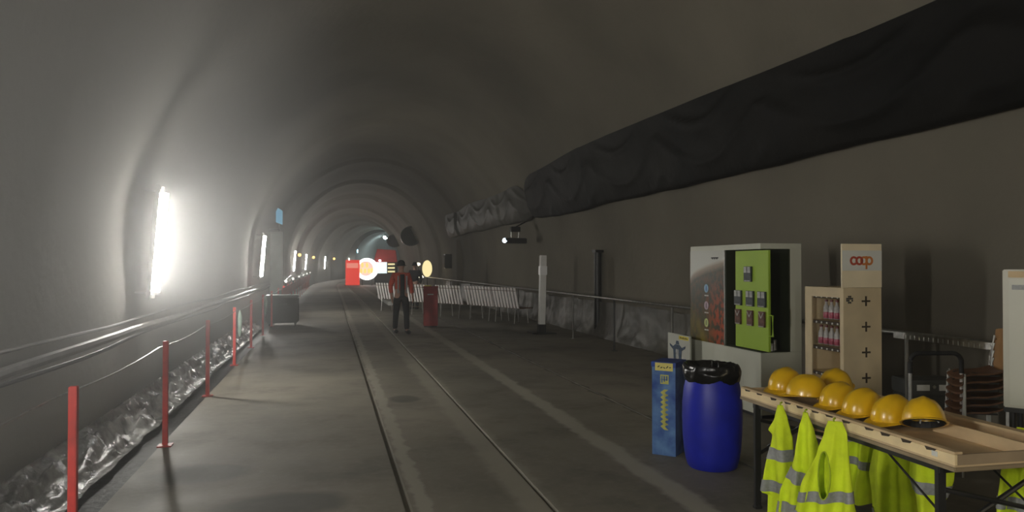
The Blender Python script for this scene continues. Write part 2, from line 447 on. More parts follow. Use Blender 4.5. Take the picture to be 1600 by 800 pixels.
# wrinkled plastic along the foot of the right wall
def tarp(x, y0, y1, z0, z1, m, seed, label, name, side, amp=.07):
    b = MB(); ny = int((y1-y0)*12)
    def f(u, v):
        y = y0+(y1-y0)*v; z = z0+(z1-z0)*u
        k = (1-u)
        d = amp*(.5+k)*(noise.noise(Vector((y*1.1, z*1.3, seed)))+.6*abs(noise.noise(Vector((y*3.2, z*2.0+y, seed+7))))+.3*noise.noise(Vector((y*8, z*7, seed))))
        flare = .16*k**3
        zz = z + (.05*noise.noise(Vector((y*1.5, seed, 1))) if u > .95 else 0)
        return Vector((x+side*(flare+max(d, -.02)+.02), y, max(zz, z0)))
    b.grid(18, ny, f)
    return tag(b.build(name, m, smooth=True), label, 'plastic sheet')
tarp(6.2, 9.3, 40, .005, .8, M_tarp, 2.2, 'wrinkled pale plastic sheet along the foot of the right wall', 'plastic_sheet', -1)
# crumpled plastic in the left ditch
def crumple():
    b = MB()
    def f(u, v):
        y = 2.5+22*v; 
        a = noise.noise(Vector((y*1.9, u*5, 1)))*.13+abs(noise.noise(Vector((y*5, u*9, 5))))*.12
        x = -2.44+.42*u+.04*noise.noise(Vector((y*2, u*3, 9))); z = .0-.34*u**.8+a*.9*math.sin(math.pi*min(1, u*1.1))
        return Vector((max(x, -2.42) , y, max(z, -.29)))
    b.grid(24, 420, f)
    return tag(b.build('crumpled_foil', mat('shiny_crumpled_foil', (.42, .42, .40), .22, noise_s=4, col2=(.04, .04, .04), bump=.5, bump_s=9), smooth=True), 'shiny crumpled plastic foil lying in the ditch at the left', 'plastic foil')
crumple()

# cables and pipe on the left wall
def wallcable(z, r, x, label, seed, m, name):
    b = MB(); pts = []
    for k in range(90):
        y = -4+k*.85; pts.append((x+bend(y)+0.012*math.sin(y*.6+seed)+max(0, shell(.10, y).x-bend(y)+2.5), y, z+.012*math.sin(y*.9+seed)))
    b.tube(pts, r, 8); return tag(b.build(name, m, smooth='auto'), label, 'pipe')
wallcable(.88, .045, -2.28, 'thick grey pipe running along the left wall', 0, M_pipe, 'wall_pipe')
wallcable(.99, .018, -2.38, 'thin cable just above the thick pipe on the left wall', 2, M_pipe, 'wall_cable')
wallcable(.77, .022, -2.36, 'thin cable just below the thick pipe on the left wall', 4, M_black, 'wall_cable')

# red posts with a wire along the ditch
ys = [4.72, 7.35, 10.0, 13.0, 15.7, 18.4, 21.1, 23.8, 26.5, 29.2, 32, 35, 38, 41, 44, 47, 50, 54, 58]
num = ['sixth from the viewer', 'seventh from the viewer, near the black box', 'eighth from the viewer, just past the black box', 'ninth from the viewer', 'tenth from the viewer', 'eleventh from the viewer', 'twelfth from the viewer', 'seventh from the far end', 'sixth from the far end', 'fifth from the far end', 'fourth from the far end', 'third from the far end', 'second from the far end', 'last one far away']
ordn = ['nearest', 'second nearest', 'third nearest', 'fourth nearest', 'fifth nearest']
for i, y in enumerate(ys):
    r = empty('red_post', (-1.42-.013*min(8, y-4.7), y, 0), 0, ('red steel post at the ditch edge, %s to the viewer' % ordn[i]) if i < 5 else 'small distant red post beside the ditch, %s' % num[i-5], 'post', 'red posts along the ditch')
    p = MB(); p.box(-.022, .022, -.022, .022, .012, .96); p.build('shaft', M_red, r, bevel=.004)
    p = MB(); p.box(-.06, .06, -.06, .06, 0, .012); p.build('foot_plate', M_redd, r)
b = MB(); pts = []
for a, c in zip(ys[:-1], ys[1:]):
    for k in range(6):
        s = k/6; pts.append((-1.508, a+(c-a)*s, .90-.03*math.sin(math.pi*s)))
b.tube([(-1.508, -3, .9), (-1.508, 2, .88)]+pts, .006, 6); tag(b.build('guard_wire', M_galv), 'thin wire strung between the red posts', 'wire')
b = MB(); b.tube([(-1.508, 19, .30), (-1.508, 40, .30)], .004, 6)
b.bm.free()
# red guard boards beyond the black box
for k in range(7):
    y = 24+k*4.9
    b = MB(); b.box(-1.44, -1.41, y, y+4.7, .62, .95); b.box(-1.405, -1.395, y, y+4.7, .7, .73)
    tag(b.build('guard_board', M_redd, bevel=.005), 'dull red board on the guard posts %s' % (['just past the black box', 'second past the black box', 'third past the black box', 'fourth past the black box', 'fifth past the black box', 'sixth past the black box', 'last before the tunnel bends'][k]), 'board', 'red boards on the left guard')
# little marker lamps on the guard
M_mark = mat('marker_lamp_glow', (1, .97, .9), emit=1.3)
for k, y in enumerate([26, 31, 37, 43, 50, 58]):
    r = empty('marker_lamp', (-1.42, y, .95), 0, 'small round white marker lamp on the left guard, number of lamps before it: %s' % ['none', 'one', 'two', 'three', 'four', 'five'][k], 'lamp', 'marker lamps on the left guard')
    q = MB(); q.tube([(0, 0, 0), (0, 0, .12)], .015, 6); q.build('stem', M_black, r)
    q = MB(); q.lathe([(0, 0), (.035, .02), (.05, .055), (.035, .09), (0, .11)], 10, Matrix.Translation((0, 0, .11))); q.build('globe', M_mark, r, smooth=True)
M_amb = mat('amber_lamp_glow', (1, .55, .12), emit=5.)
for k, y in enumerate([58, 75, 90]):
    r = empty('amber_lamp', (-2.4+bend(y)+.1, y, 2.45), 0, 'tiny amber lamp on the left wall, %s' % ['nearest of three', 'middle one of three', 'farthest of three'][k], 'lamp', 'amber lamps on the left wall')
    q = MB(); q.box(-.1, 0, -.06, .06, -.06, .06); q.build('bracket', M_black, r)
    q = MB(); q.lathe([(0, -.13), (.1, -.08), (.13, 0), (.1, .08), (0, .13)], 10, Matrix.Translation((.1, 0, 0))); q.build('lens', M_amb, r, smooth=True)

# pale grey locker, blue sign and black box at the left
r = empty('wall_locker', (-2.05, 31.0, 0), 0, 'tall pale grey locker standing against the left wall', 'locker')
b = MB(); b.box(-.25, .25, -.3, .3, .05, 3.0); b.build('body', mat('green_grey_steel', (.12, .135, .12), .5, noise_s=3), r, bevel=.01)
b = MB(); b.box(-.2, .2, -.32, -.3, .15, 2.9); b.build('door', mat('green_grey_door', (.16, .19, .17), .5, noise_s=3), r, bevel=.004)
b = MB(); b.box(-.24, .24, -.29, .29, 0, .05); b.build('plinth', M_black, r)
r = empty('blue_sign', (-1.92, 30.4, 3.25), 0, 'small glowing blue sign high above the second tube lamp', 'sign')
b = MB(); b.box(-.03, .03, -.02, .02, -.25, .05); b.box(-.5, -.02, -.02, .02, -.2, -.16); b.build('bracket', M_black, r)
b = MB(); b.poly([(-.13, 0, .72), (-.13, 0, .1), (.12, 0, 0), (.12, 0, .55)], (0, .05, 0)); b.build('panel', mat('blue_sign_glow', (.10, .36, .55), .4, emit=.55), r)
r = empty('equipment_box', (-1.25, 21.4, 0), 0, 'black equipment box at the ditch edge below the second tube lamp', 'box')
b = MB(); b.box(-.42, .42, -.3, .3, .08, .78); b.build('body', mat('matt_black_box', (.008, .008, .008), .9, noise_s=4, spec=.05), r, bevel=.03)
b = MB(); b.box(-.44, .44, -.32, .32, .78, .84); b.build('lid', M_black, r, bevel=.015)
b = MB(); b.tube([(-.12, -.33, .6), (-.12, -.37, .6), (.12, -.37, .6), (.12, -.33, .6)], .012, 8); b.build('handle', M_black, r)
for sx in (-.33, .33):
    for sy in (-.22, .22):
        b = MB(); b.lathe([(0, -.02), (.05, -.02), (.05, .02), (0, .02)], 14, Matrix.Translation((sx, sy, .05)) @ Matrix.Rotation(R(90), 4, 'Y')); b.build('castor', M_rubber, r)
# pale plastic bags on the guard wire
M_pbag = mat('pale_green_plastic_bag', (.55, .72, .62), .25, noise_s=9, noise_a=.2)
for y, z, lb in ((13.6, .42, 'pale plastic bag hanging just behind the fourth nearest red post'), (19.0, .46, 'pale plastic bag hanging before the black equipment box')):
    b = MB(); b.lathe([(.008, .46), (.02, .42), (.034, .32), (.038, .2), (.028, .06), (.012, 0), (0, 0)], 14)
    b.tube([(0, 0, .44), (0, 0, .89-z)], .004, 6)
    for v in b.bm.verts: v.co += Vector((.02*noise.noise(v.co*9), .02*noise.noise(v.co*9+Vector((5, 0, 0))), 0)); 
    tag(b.build('plastic_bag', M_pbag, smooth=True, loc=(-1.508, y, z)), lb, 'bag', 'pale bags on the guard wire')

# ------------------------------------------------------------------ white post
r = empty('white_post', (5.02, 17.35, 0), 0, 'tall white marker post with a reflective collar on the right', 'post')
r.rotation_euler = (0, R(1.3), 0)
b = MB(); b.box(-.09, .09, -.09, .09, .0, .22); b.box(-.3, .3, -.3, .3, 0, .03); b.build('foot', M_black, r, bevel=.01)
b = MB(); b.box(-.075, .075, -.075, .075, .22, 1.90); b.build('shaft', M_white, r, bevel=.01)
b = MB(); b.box(-.088, .088, -.088, .088, 1.42, 1.64); b.build('collar', mat('white_reflective_collar', (.95, .95, .95), .3, noise_s=5, noise_a=.02), r, bevel=.008)

# dark duct on the right wall
b = MB(); b.tube([(6.16, 16.5, 0), (6.16, 16.5, 2.0)], .09, 12); b.box(6.06, 6.3, 16.38, 16.62, 1.96, 2.02)
tag(b.build('wall_duct', M_black, smooth='auto'), 'dark vertical duct against the right wall beyond the cabinet', 'duct')
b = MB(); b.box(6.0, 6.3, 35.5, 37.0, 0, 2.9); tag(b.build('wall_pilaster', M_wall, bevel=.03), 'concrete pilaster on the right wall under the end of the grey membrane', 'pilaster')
r = empty('switch_box', (5.98, 38.6, 1.5), 0, 'small dark switch box on the right wall near the yellow disc', 'switch box')
b = MB(); b.box(-.12, .25, -.3, .3, 0, .75); b.build('body', M_black, r, bevel=.01)
b = MB(); b.box(-.15, -.12, -.26, .26, .04, .71); b.build('door', M_rubber, r, bevel=.004)

# projector hanging at the membrane
r = empty('projector', (5.55, 22.2, 2.33), R(4), 'black projector with a small bright lens under the membrane', 'projector')
b = MB(); b.box(-.33, .37, -.14, .14, 0, .17); b.build('body', M_black, r, bevel=.02)
b = MB(); b.lathe([(0, -.03), (.07, -.03), (.07, .03), (0, .03)], 14, Matrix.Translation((-.34, -.1, .09)) @ Matrix.Rotation(R(60), 4, 'X') @ Matrix.Rotation(0, 4, 'Y')); b.build('lens', mat('projector_lens_glow', (.72, .86, 1), emit=4), r)
b = MB(); b.box(-.13, .17, -.1, .1, .36, .52); b.build('mount_plate', M_black, r, bevel=.01)
for sx in (-.1, .14):
    b = MB(); b.tube([(sx, 0, .16), (sx, 0, .38)], .012, 8); b.build('hanger', M_galv, r)
b = MB(); b.tube([(.02, 0, .5), (.45, 0, .72)], .02, 8); b.build('wall_arm', M_black, r)

# ------------------------------------------------------------------ slatted benches
M_slat = mat('bright_white_slat', (.92, .88, .86), .45, noise_s=5, noise_a=.03)
def make_bench():
    r = empty('slatted_bench', (0, 0, 0), 0, 'x', 'bench', 'white slatted benches in the tunnel')
    L_ = 1.36
    n = 9
    for k in range(n):
        x = -L_/2+.04+k*(L_-.08)/(n-1)
        b = MB(); b.poly([(x-.045, 0.0, .44), (x+.045, 0.0, .44), (x+.045, -.13, 1.02), (x-.045, -.13, 1.02)], (0, .02, .004)); b.build('back_slat', M_slat, r)
    for k in range(6):
        b = MB(); y = .06+k*.075; b.box(-L_/2, L_/2, y, y+.055, .43, .455); b.build('seat_slat', M_chairs, r)
    b = MB(); b.tube([(-L_/2, -.115, .93), (L_/2, -.115, .93)], .008, 6); b.tube([(-L_/2, .035, .54), (L_/2, .035, .54)], .014, 6); b.build('back_rail', M_chairs, r)
    for sx in (-.5, .5):
        b = MB(); b.tube([(sx, -.02, .0), (sx, .02, .42), (sx, -.07, .9)], .016, 6); b.build('leg', M_chrome, r)
        b = MB(); b.tube([(sx, .46, .0), (sx, .42, .42), (sx, .04, .42)], .016, 6); b.build('leg', M_chrome, r)
    return r
bench = make_bench()
bl = [(4.93, 20.8, 'nearest white slatted bench, right end of the row beside the handrail'), (4.42, 22.0, 'second white slatted bench from the right end of the row'),
      (3.72, 23.3, 'white slatted bench just right of the dark red column'), (2.95, 24.6, 'white slatted bench between the person and the dark red column'), (2.12, 27.0, 'pale slatted bench seen left of the person in the jacket')]
for i, (x, y, lb) in enumerate(bl):
    o = bench if i == 0 else copy_tree(bench)
    o.location = (x, y, 0); o.rotation_euler = (0, 0, R(116) - math.pi + R(i*3-6)); o['label'] = lb
# dark red column
r = empty('red_column', (2.66, 19.95, 0), R(-10), 'dark red waist-high column bin in front of the benches', 'bin')
b = MB(); b.box(-.19, .19, -.17, .17, .03, 1.05); b.build('body', M_redd, r, bevel=.015)
b = MB(); b.box(-.2, .2, -.18, .18, 1.05, 1.09); b.build('top', M_redd, r, bevel=.01)
b = MB(); b.box(-.17, .17, -.15, .15, 0, .03); b.build('plinth', M_black, r)
b = MB(); b.box(-.08, .08, -.174, -.169, .86, .89); b.build('slot_label', M_label, r)
b = MB(); b.lathe([(0, 0), (.09, 0), (.10, .03), (.09, .03), (.08, .01), (0, .01)], 16); tag(b.build('yellow_bowl', M_ylabel, loc=(2.58, 19.9, 1.091)), 'shallow yellow bowl on the dark red column', 'bowl')
b = MB(); b.lathe([(0, 0), (.035, 0), (.04, .16), (.036, .16), (.032, .005), (0, .005)], 16); tag(b.build('drinking_glass', M_glass, loc=(2.75, 20.0, 1.091), smooth='auto'), 'clear glass on the dark red column', 'glass')
# white beam
b = MB(); b.box(2.36, 2.56, 31, 38, 0, .16); tag(b.build('white_kerb_beam', M_white, bevel=.015), 'long white beam lying on the floor left of the person', 'beam')

# ------------------------------------------------------------------ people
def skin_mesh(name, pts, edges, m, parent, sub=2):
    me = bpy.data.meshes.new(name); me.from_pydata([p[:3] for p in pts], edges, []); me.update()
    o = bpy.data.objects.new(name, me); C.objects.link(o)
    md = o.modifiers.new('s', 'SKIN'); md.use_smooth_shade = True
    lay = me.skin_vertices[0].data if me.skin_vertices else None
    if lay is None:
        bm = bmesh.new(); bm.from_mesh(me); bm.verts.layers.skin.verify(); bm.to_mesh(me); bm.free(); lay = me.skin_vertices[0].data
    for i, p in enumerate(pts):
        rr = p[3]; lay[i].radius = rr if isinstance(rr, tuple) else (rr, rr); lay[i].use_root = (i == 0)
    s = o.modifiers.new('u', 'SUBSURF'); s.levels = sub; s.render_levels = sub
    dg = bpy.context.evaluated_depsgraph_get(); e = o.evaluated_get(dg); nm = bpy.data.meshes.new_from_object(e)
    o.modifiers.clear(); o.data = nm; nm.materials.clear(); nm.materials.append(m)
    for p in nm.polygons: p.use_smooth = True
    o.parent = parent; return o
def person(loc, rz, jacket_m, trouser_m, label, open_jacket, stride=.16):
    r = empty('person', loc, rz, label, 'person')
    # faces local -Y
    P = []; E = []
    def add(p, link=None):
        P.append(p)
        if link is not None: E.append((link, len(P)-1))
        return len(P)-1
    pel = add((0, 0, .95, (.15, .10))); sp = add((0, -.01, 1.15, (.13, .095)), pel); ch = add((0, -.01, 1.34, (.16, .105)), sp)
    nk = add((0, .0, 1.49, .055), ch); hb = add((0, .0, 1.56, (.068, .08)), nk); hm = add((0, -.01, 1.64, (.074, .092)), hb); ht = add((0, 0, 1.72, (.06, .075)), hm)
    legs = {}
    for s in (-1, 1):
        f = -stride*s
        sh = add((s*.17, 0, 1.42, .058), ch); el = add((s*.25, .04, 1.15, .043), sh); wr = add((s*.25, -.10-.04*s, .93, .028), el)
        pa = add((s*.25, -.13-.04*s, .86, (.022, .036)), wr)
        for k, (dy, ln, dx) in enumerate(((-.032, .075, 0), (-.011, .088, 0), (.011, .082, 0), (.03, .062, 0))):
            a = add((s*(.25-.004), -.14-.04*s+dy, .82, .009), pa); bq = add((s*(.245), -.15-.04*s+dy, .82-ln*.55, .008), a); add((s*.232, -.145-.04*s+dy, .82-ln, .007), bq)
        t1 = add((s*.235, -.17-.04*s, .86, .011), pa); add((s*.225, -.185-.04*s, .82, .009), t1)
        hp = add((s*.095, 0, .88, .095), pel); kn = add((s*.11, f*.55-.02, .49, .06), hp); an = add((s*.11, f+.02, .09, .038), kn)
        add((s*.12, f-.13, .035, (.04, .028)), an)
    body = skin_mesh('body', P, E, M_skin, r)
    # face: nose, ears, eyes, mouth
    q = MB(); q.lathe([(0, .022), (.008, .012), (.014, -.012), (0, -.02)], 8, Matrix.Translation((0, -.104, 1.625))); q.build('nose', M_skin, r, smooth=True)
    for s in (-1, 1):
        q = MB(); q.lathe([(0, -.03), (.012, -.015), (.014, .015), (0, .03)], 8, Matrix.Translation((s*.078, .005, 1.635))); q.build('ear', M_skin, r, smooth=True)
        q = MB(); q.lathe([(0, -.008), (.011, 0), (0, .008)], 8, Matrix.Translation((s*.03, -.092, 1.65))); q.build('eye', M_ink, r, smooth=True)
    q = MB(); q.box(-.022, .022, -.093, -.086, 1.585, 1.592); q.build('mouth', M_redd, r)
    # trousers
    P2 = []; E2 = []
    P2.append((0, 0, .93, (.168, .118))); P2.append((0, 0, 1.02, (.16, .112))); E2.append((0, 1))
    for s in (-1, 1):
        f = -stride*s; n = len(P2)
        P2 += [(s*.095, 0, .86, .108), (s*.11, f*.55-.02, .49, .078), (s*.11, f+.02, .075, .066)]; E2 += [(0, n), (n, n+1), (n+1, n+2)]
    skin_mesh('trousers', P2, E2, trouser_m, r)
    P3 = [(0, -.0, 1.0, (.178, .13)), (0, -.01, 1.15, (.165, .125)), (0, -.01, 1.34, (.185, .13)), (0, 0, 1.45, (.10, .08))]; E3 = [(0, 1), (1, 2), (2, 3)]
    for s in (-1, 1):
        n = len(P3); P3 += [(s*.18, 0, 1.42, .078), (s*.255, .04, 1.15, .062), (s*.25, -.08-.04*s, .96, .05)]; E3 += [(2, n), (n, n+1), (n+1, n+2)]
    skin_mesh('jacket', P3, E3, jacket_m, r)
    if open_jacket:
        q = MB(); q.grid(7, 10, lambda u, v: Vector((-.055+.11*u, -.136-.008*math.sin(math.pi*u)+.02*abs(v-.35), .90+.54*v))); 
        o = q.build('shirt', M_cloth, r, smooth=True); md = o.modifiers.new('t', 'SOLIDIFY'); md.thickness = .012
        for s in (-1, 1):
            q = MB(); q.box(s*.105-.018, s*.105+.018, -.142, -.128, .98, 1.40); q.build('reflective_band', M_refl, r)
    for s in (-1, 1):
        f = -stride*s; q = MB()
        q.box(s*.115-.05, s*.115+.05, f-.19, f+.08, 0, .09); q.build('shoe', M_rubber, r, bevel=.025)
    q = MB(); q.lathe([(.095, -.02), (.098, .02), (.09, .07), (.055, .115), (0, .13)], 20, Matrix.Translation((0, .0, 1.66)) @ Matrix.Diagonal((1, 1.12, 1, 1))); 
    q.lathe([(.095, -.02), (.13, -.03), (.13, -.022), (.095, -.01)], 20, Matrix.Translation((0, -.01, 1.675)) @ Matrix.Diagonal((1, 1.25, 1, 1)))
    q.build('hat', M_cloth, r, smooth='auto')
    return r
person((1.70, 18.2, 0), R(8), M_orange, M_cloth, 'person in open orange-red jacket, dark trousers and dark hat, walking', True)
person((3.15, 28.2, 0), R(-30), M_cloth, M_cloth, 'person in dark clothes standing behind the slatted benches', False, .04)

# ------------------------------------------------------------------ far end things
M_redglow = mat('red_sign_glow', (.95, .045, .025), .5, emit=.75)
r = empty('red_board', (1.85, 62.3, 0), R(-12), 'bright red illuminated board standing in the middle of the tunnel', 'sign')
b = MB(); b.box(-.56, .56, -.12, .12, .05, 2.1); b.build('body', M_redglow, r, bevel=.02)
b = MB(); b.box(-.47, .47, -.135, -.12, 1.45, 1.85); b.build('header_band', mat('pale_red_glow', (1, .30, .22), emit=.8), r)
b = MB(); b.box(-.62, .62, -.3, .3, 0, .05); b.build('base_plate', M_black, r)
r = empty('round_sign', (3.05, 63.0, .38), R(-12), 'round white glowing sign with two rows of amber blobs', 'sign')
b = MB(); b.lathe([(0, -.08), (.92, -.08), (.92, .08), (0, .08)], 40, Matrix.Translation((0, 0, .98)) @ Matrix.Rotation(R(90), 4, 'X')); b.build('ring', mat('white_ring_glow', (1, .98, .97), emit=3.2), r)
b = MB(); b.lathe([(0, -.02), (.62, -.02), (.62, .02), (0, .02)], 40, Matrix.Translation((-.08, -.10, 1.02)) @ Matrix.Rotation(R(90), 4, 'X')); b.build('face', mat('pink_face_glow', (1, .70, .62), emit=.95), r)
Mab = mat('amber_blob_glow', (1, .66, .20), emit=1.3)
for x, z in ((-.36, 1.30), (.02, 1.30), (-.46, .82), (-.14, .82), (.18, .82), (.42, .86)):
    b = MB(); b.lathe([(0, -.02), (.115, -.02), (.115, .02), (0, .02)], 16, Matrix.Translation((x, -.14, z)) @ Matrix.Diagonal((1, 1, 1.9, 1)) @ Matrix.Rotation(R(90), 4, 'X')); b.build('amber_blob', Mab, r)
for sx in (-.4, .4):
    b = MB(); b.tube([(sx, 0, -.38), (sx, 0, .3)], .04, 8); b.build('leg', M_black, r)
# kiosk with red roof
r = empty('kiosk', (4.75, 65.5, 0), R(-8), 'small kiosk with a red awning and a bright window', 'kiosk')
b = MB(); b.box(-.95, -.85, 0, 1.6, 0, 2.0); b.box(.85, .95, 0, 1.6, 0, 2.0); b.box(-.95, .95, 1.5, 1.6, 0, 2.0); b.box(-.95, .95, 0, .1, 0, .95); b.build('body', M_rubber, r)
b = MB(); b.poly([(-1.0, -.35, 1.95), (1.0, -.35, 1.95), (.82, .1, 3.0), (-.72, .1, 3.1)], (0, 1.3, 0)); b.build('awning', mat('red_awning_glow', (.40, .035, .03), .6, emit=.18, noise_s=2), r)  # awning given a faint glow of its own to look lit
b = MB(); b.box(-.85, .12, .1, .14, .95, 1.95); b.build('window', mat('cool_window_glow', (.72, .86, .88), emit=1.3), r)
b = MB()
for k in range(3): b.box(.2, .8, .1, .2, 1.05+k*.32, 1.2+k*.32)
b.build('shelf', mat('warm_shelf_glow', (.9, .8, .4), emit=.9), r)
b = MB(); b.lathe([(0, -.1), (.1, -.04), (.1, .04), (0, .1)], 12, Matrix.Translation((-.45, -.42, 2.08))); b.build('spot_lamp', mat('blue_white_glow', (.7, .88, 1), emit=9), r)
b = MB(); b.box(-.95, .95, -.25, 0, .92, .97); b.build('counter', M_black, r)
# yellow disc and lamps at the right wall
Myel = mat('yellow_disc_glow', (1, .84, .42), emit=1.05)
r = empty('round_lamp', (5.20, 40.5, 1.03), R(-6), 'oval pale yellow lamp disc glowing near the right wall', 'lamp')
b = MB(); b.lathe([(0, -.04), (.27, -.04), (.27, .04), (0, .04)], 28, Matrix.Translation((0, 0, .45)) @ Matrix.Diagonal((1, 1, 1.7, 1)) @ Matrix.Rotation(R(90), 4, 'X')); b.build('disc', Myel, r)
b = MB(); b.tube([(0, .06, -1.03), (0, .06, .4)], .03, 8); b.build('pole', M_black, r)
b = MB(); b.box(-.2, .2, -.1, .22, -1.03, -1.0); b.build('base', M_black, r)
Mw = mat('warm_white_glow', (1, .92, .68), emit=2.2)
r = empty('small_lamp', (4.75, 40.9, 0), 0, 'lamp stand with two small warm lamps left of the oval yellow disc', 'lamp')
b = MB(); b.tube([(0, 0, 0), (0, 0, 1.75)], .02, 8); b.box(-.15, .15, -.15, .15, 0, .03); b.build('pole', M_black, r)
b = MB(); b.lathe([(0, -.1), (.12, -.03), (.12, .06), (0, .1)], 12, Matrix.Translation((0, -.05, 1.72))); b.build('bulb', Mw, r)
b = MB(); b.lathe([(0, 0), (.26, .0), (.2, .12), (0, .16)], 14, Matrix.Translation((.05, -.05, .98))); b.build('dish', Mw, r)
# dark openings in the right lining
for y, z, s, lb in ((52, 3.7, 1.0, 'larger dark oval opening in the right lining'), (68, 3.9, .85, 'smaller dark oval opening farther along the right lining')):
    xx = wall_x(z, y)+bend(y)-.25
    r = empty('ventilation_opening', (xx, y, z), 0, lb, 'opening', 'oval openings in the right lining')
    b = MB(); b.lathe([(.62, -.2), (.7, -.2), (.7, .3), (.62, .3), (.62, -.2)], 24, Matrix.Diagonal((1, 1, s, 1)) @ Matrix.Rotation(R(90), 4, 'X')); b.build('collar', M_black, r)
    b = MB(); b.lathe([(0, -.05), (.62, -.05), (.62, .0), (0, 0)], 24, Matrix.Diagonal((1, 1, s, 1)) @ Matrix.Rotation(R(90), 4, 'X')); b.build('cover', M_dark, r)

# end of the lining: shade of the gap painted as a black wall, then a narrower cyan-lit ring
def ring_wall(y, cx, ri, zi):
    b = MB(); n = 48
    outer = [shell(i/(n-1), y-.4)+Vector((0, .4, 0)) for i in range(n)]
    outer[0].z = -.45; 
    inner = [Vector((cx+ri*math.cos(math.pi*(1-i/(n-1))), y, zi+ri*1.02*math.sin(math.pi*(1-i/(n-1))))) for i in range(n)]
    inner[0].z = 0; inner[-1].z = 0
    A = [b.bm.verts.new(p) for p in outer]; B = [b.bm.verts.new(p) for p in inner]
    for i in range(n-1): b.bm.faces.new((A[i], A[i+1], B[i+1], B[i]))
    return b.build('wall_end', M_dark)
EX = CX+bend(99)+.35
struct(ring_wall(98.8, EX, 3.65, 2.35))
M_light = mat('pale_lining_concrete', (.42, .43, .40), .8, noise_s=.6, noise_a=.15)
b = MB()
def inner_tube(u, v):
    a = math.pi*(1.25-1.5*u); y = 98.8+24*v; o_ = 4.5*v*v*2
    return Vector((EX+o_+3.65*math.cos(a), y, max(2.35+3.72*math.sin(a), .0)))
b.grid(40, 20, inner_tube); struct(b.build('trim_2', M_light, smooth=True))
b = MB(); b.box(EX-6, EX+18, 122.9, 123.2, -1, 9); struct(b.build('wall_far', M_light))
M_cyan = mat('cyan_white_glow', (.62, .95, 1), emit=120)
r = empty('flood_lamp', (EX+.1, 97.6, 5.35), 0, 'star-bright cyan flood lamp under the far crown', 'lamp')
b = MB(); b.box(-.22, .22, .05, .25, -.16, .16); b.build('housing', M_black, r, bevel=.02)
b = MB(); b.lathe([(0, -.04), (.17, -.04), (.17, .04), (0, .04)], 16, Matrix.Rotation(R(90), 4, 'X')); b.build('lens', M_cyan, r)
b = MB(); b.tube([(0, .15, .1), (0, .15, .75)], .03, 8); b.build('hanger', M_black, r)
r = empty('strip_lamp', (EX-3.28, 99.6, 3.55), 0, 'small cyan lamp at the left rim of the far ring', 'lamp')
b = MB(); b.box(-.12, -.05, -.12, .12, -.2, .2); b.build('housing', M_black, r)
b = MB(); b.box(-.05, .05, -.12, .12, -.2, .2); b.build('lens', mat('soft_cyan_glow', (.35, .8, 1), emit=25), r)
r = empty('ceiling_lamp', (EX+1, 108, 5.5), 0, 'cool white ceiling lamp inside the far ring', 'lamp')
b = MB(); b.box(-.2, .2, -.8, .8, .1, .18); b.build('housing', M_black, r)
b = MB(); b.box(-.17, .17, -.75, .75, 0, .1); b.build('diffuser', mat('cool_white_glow', (.75, .95, 1), emit=70), r)

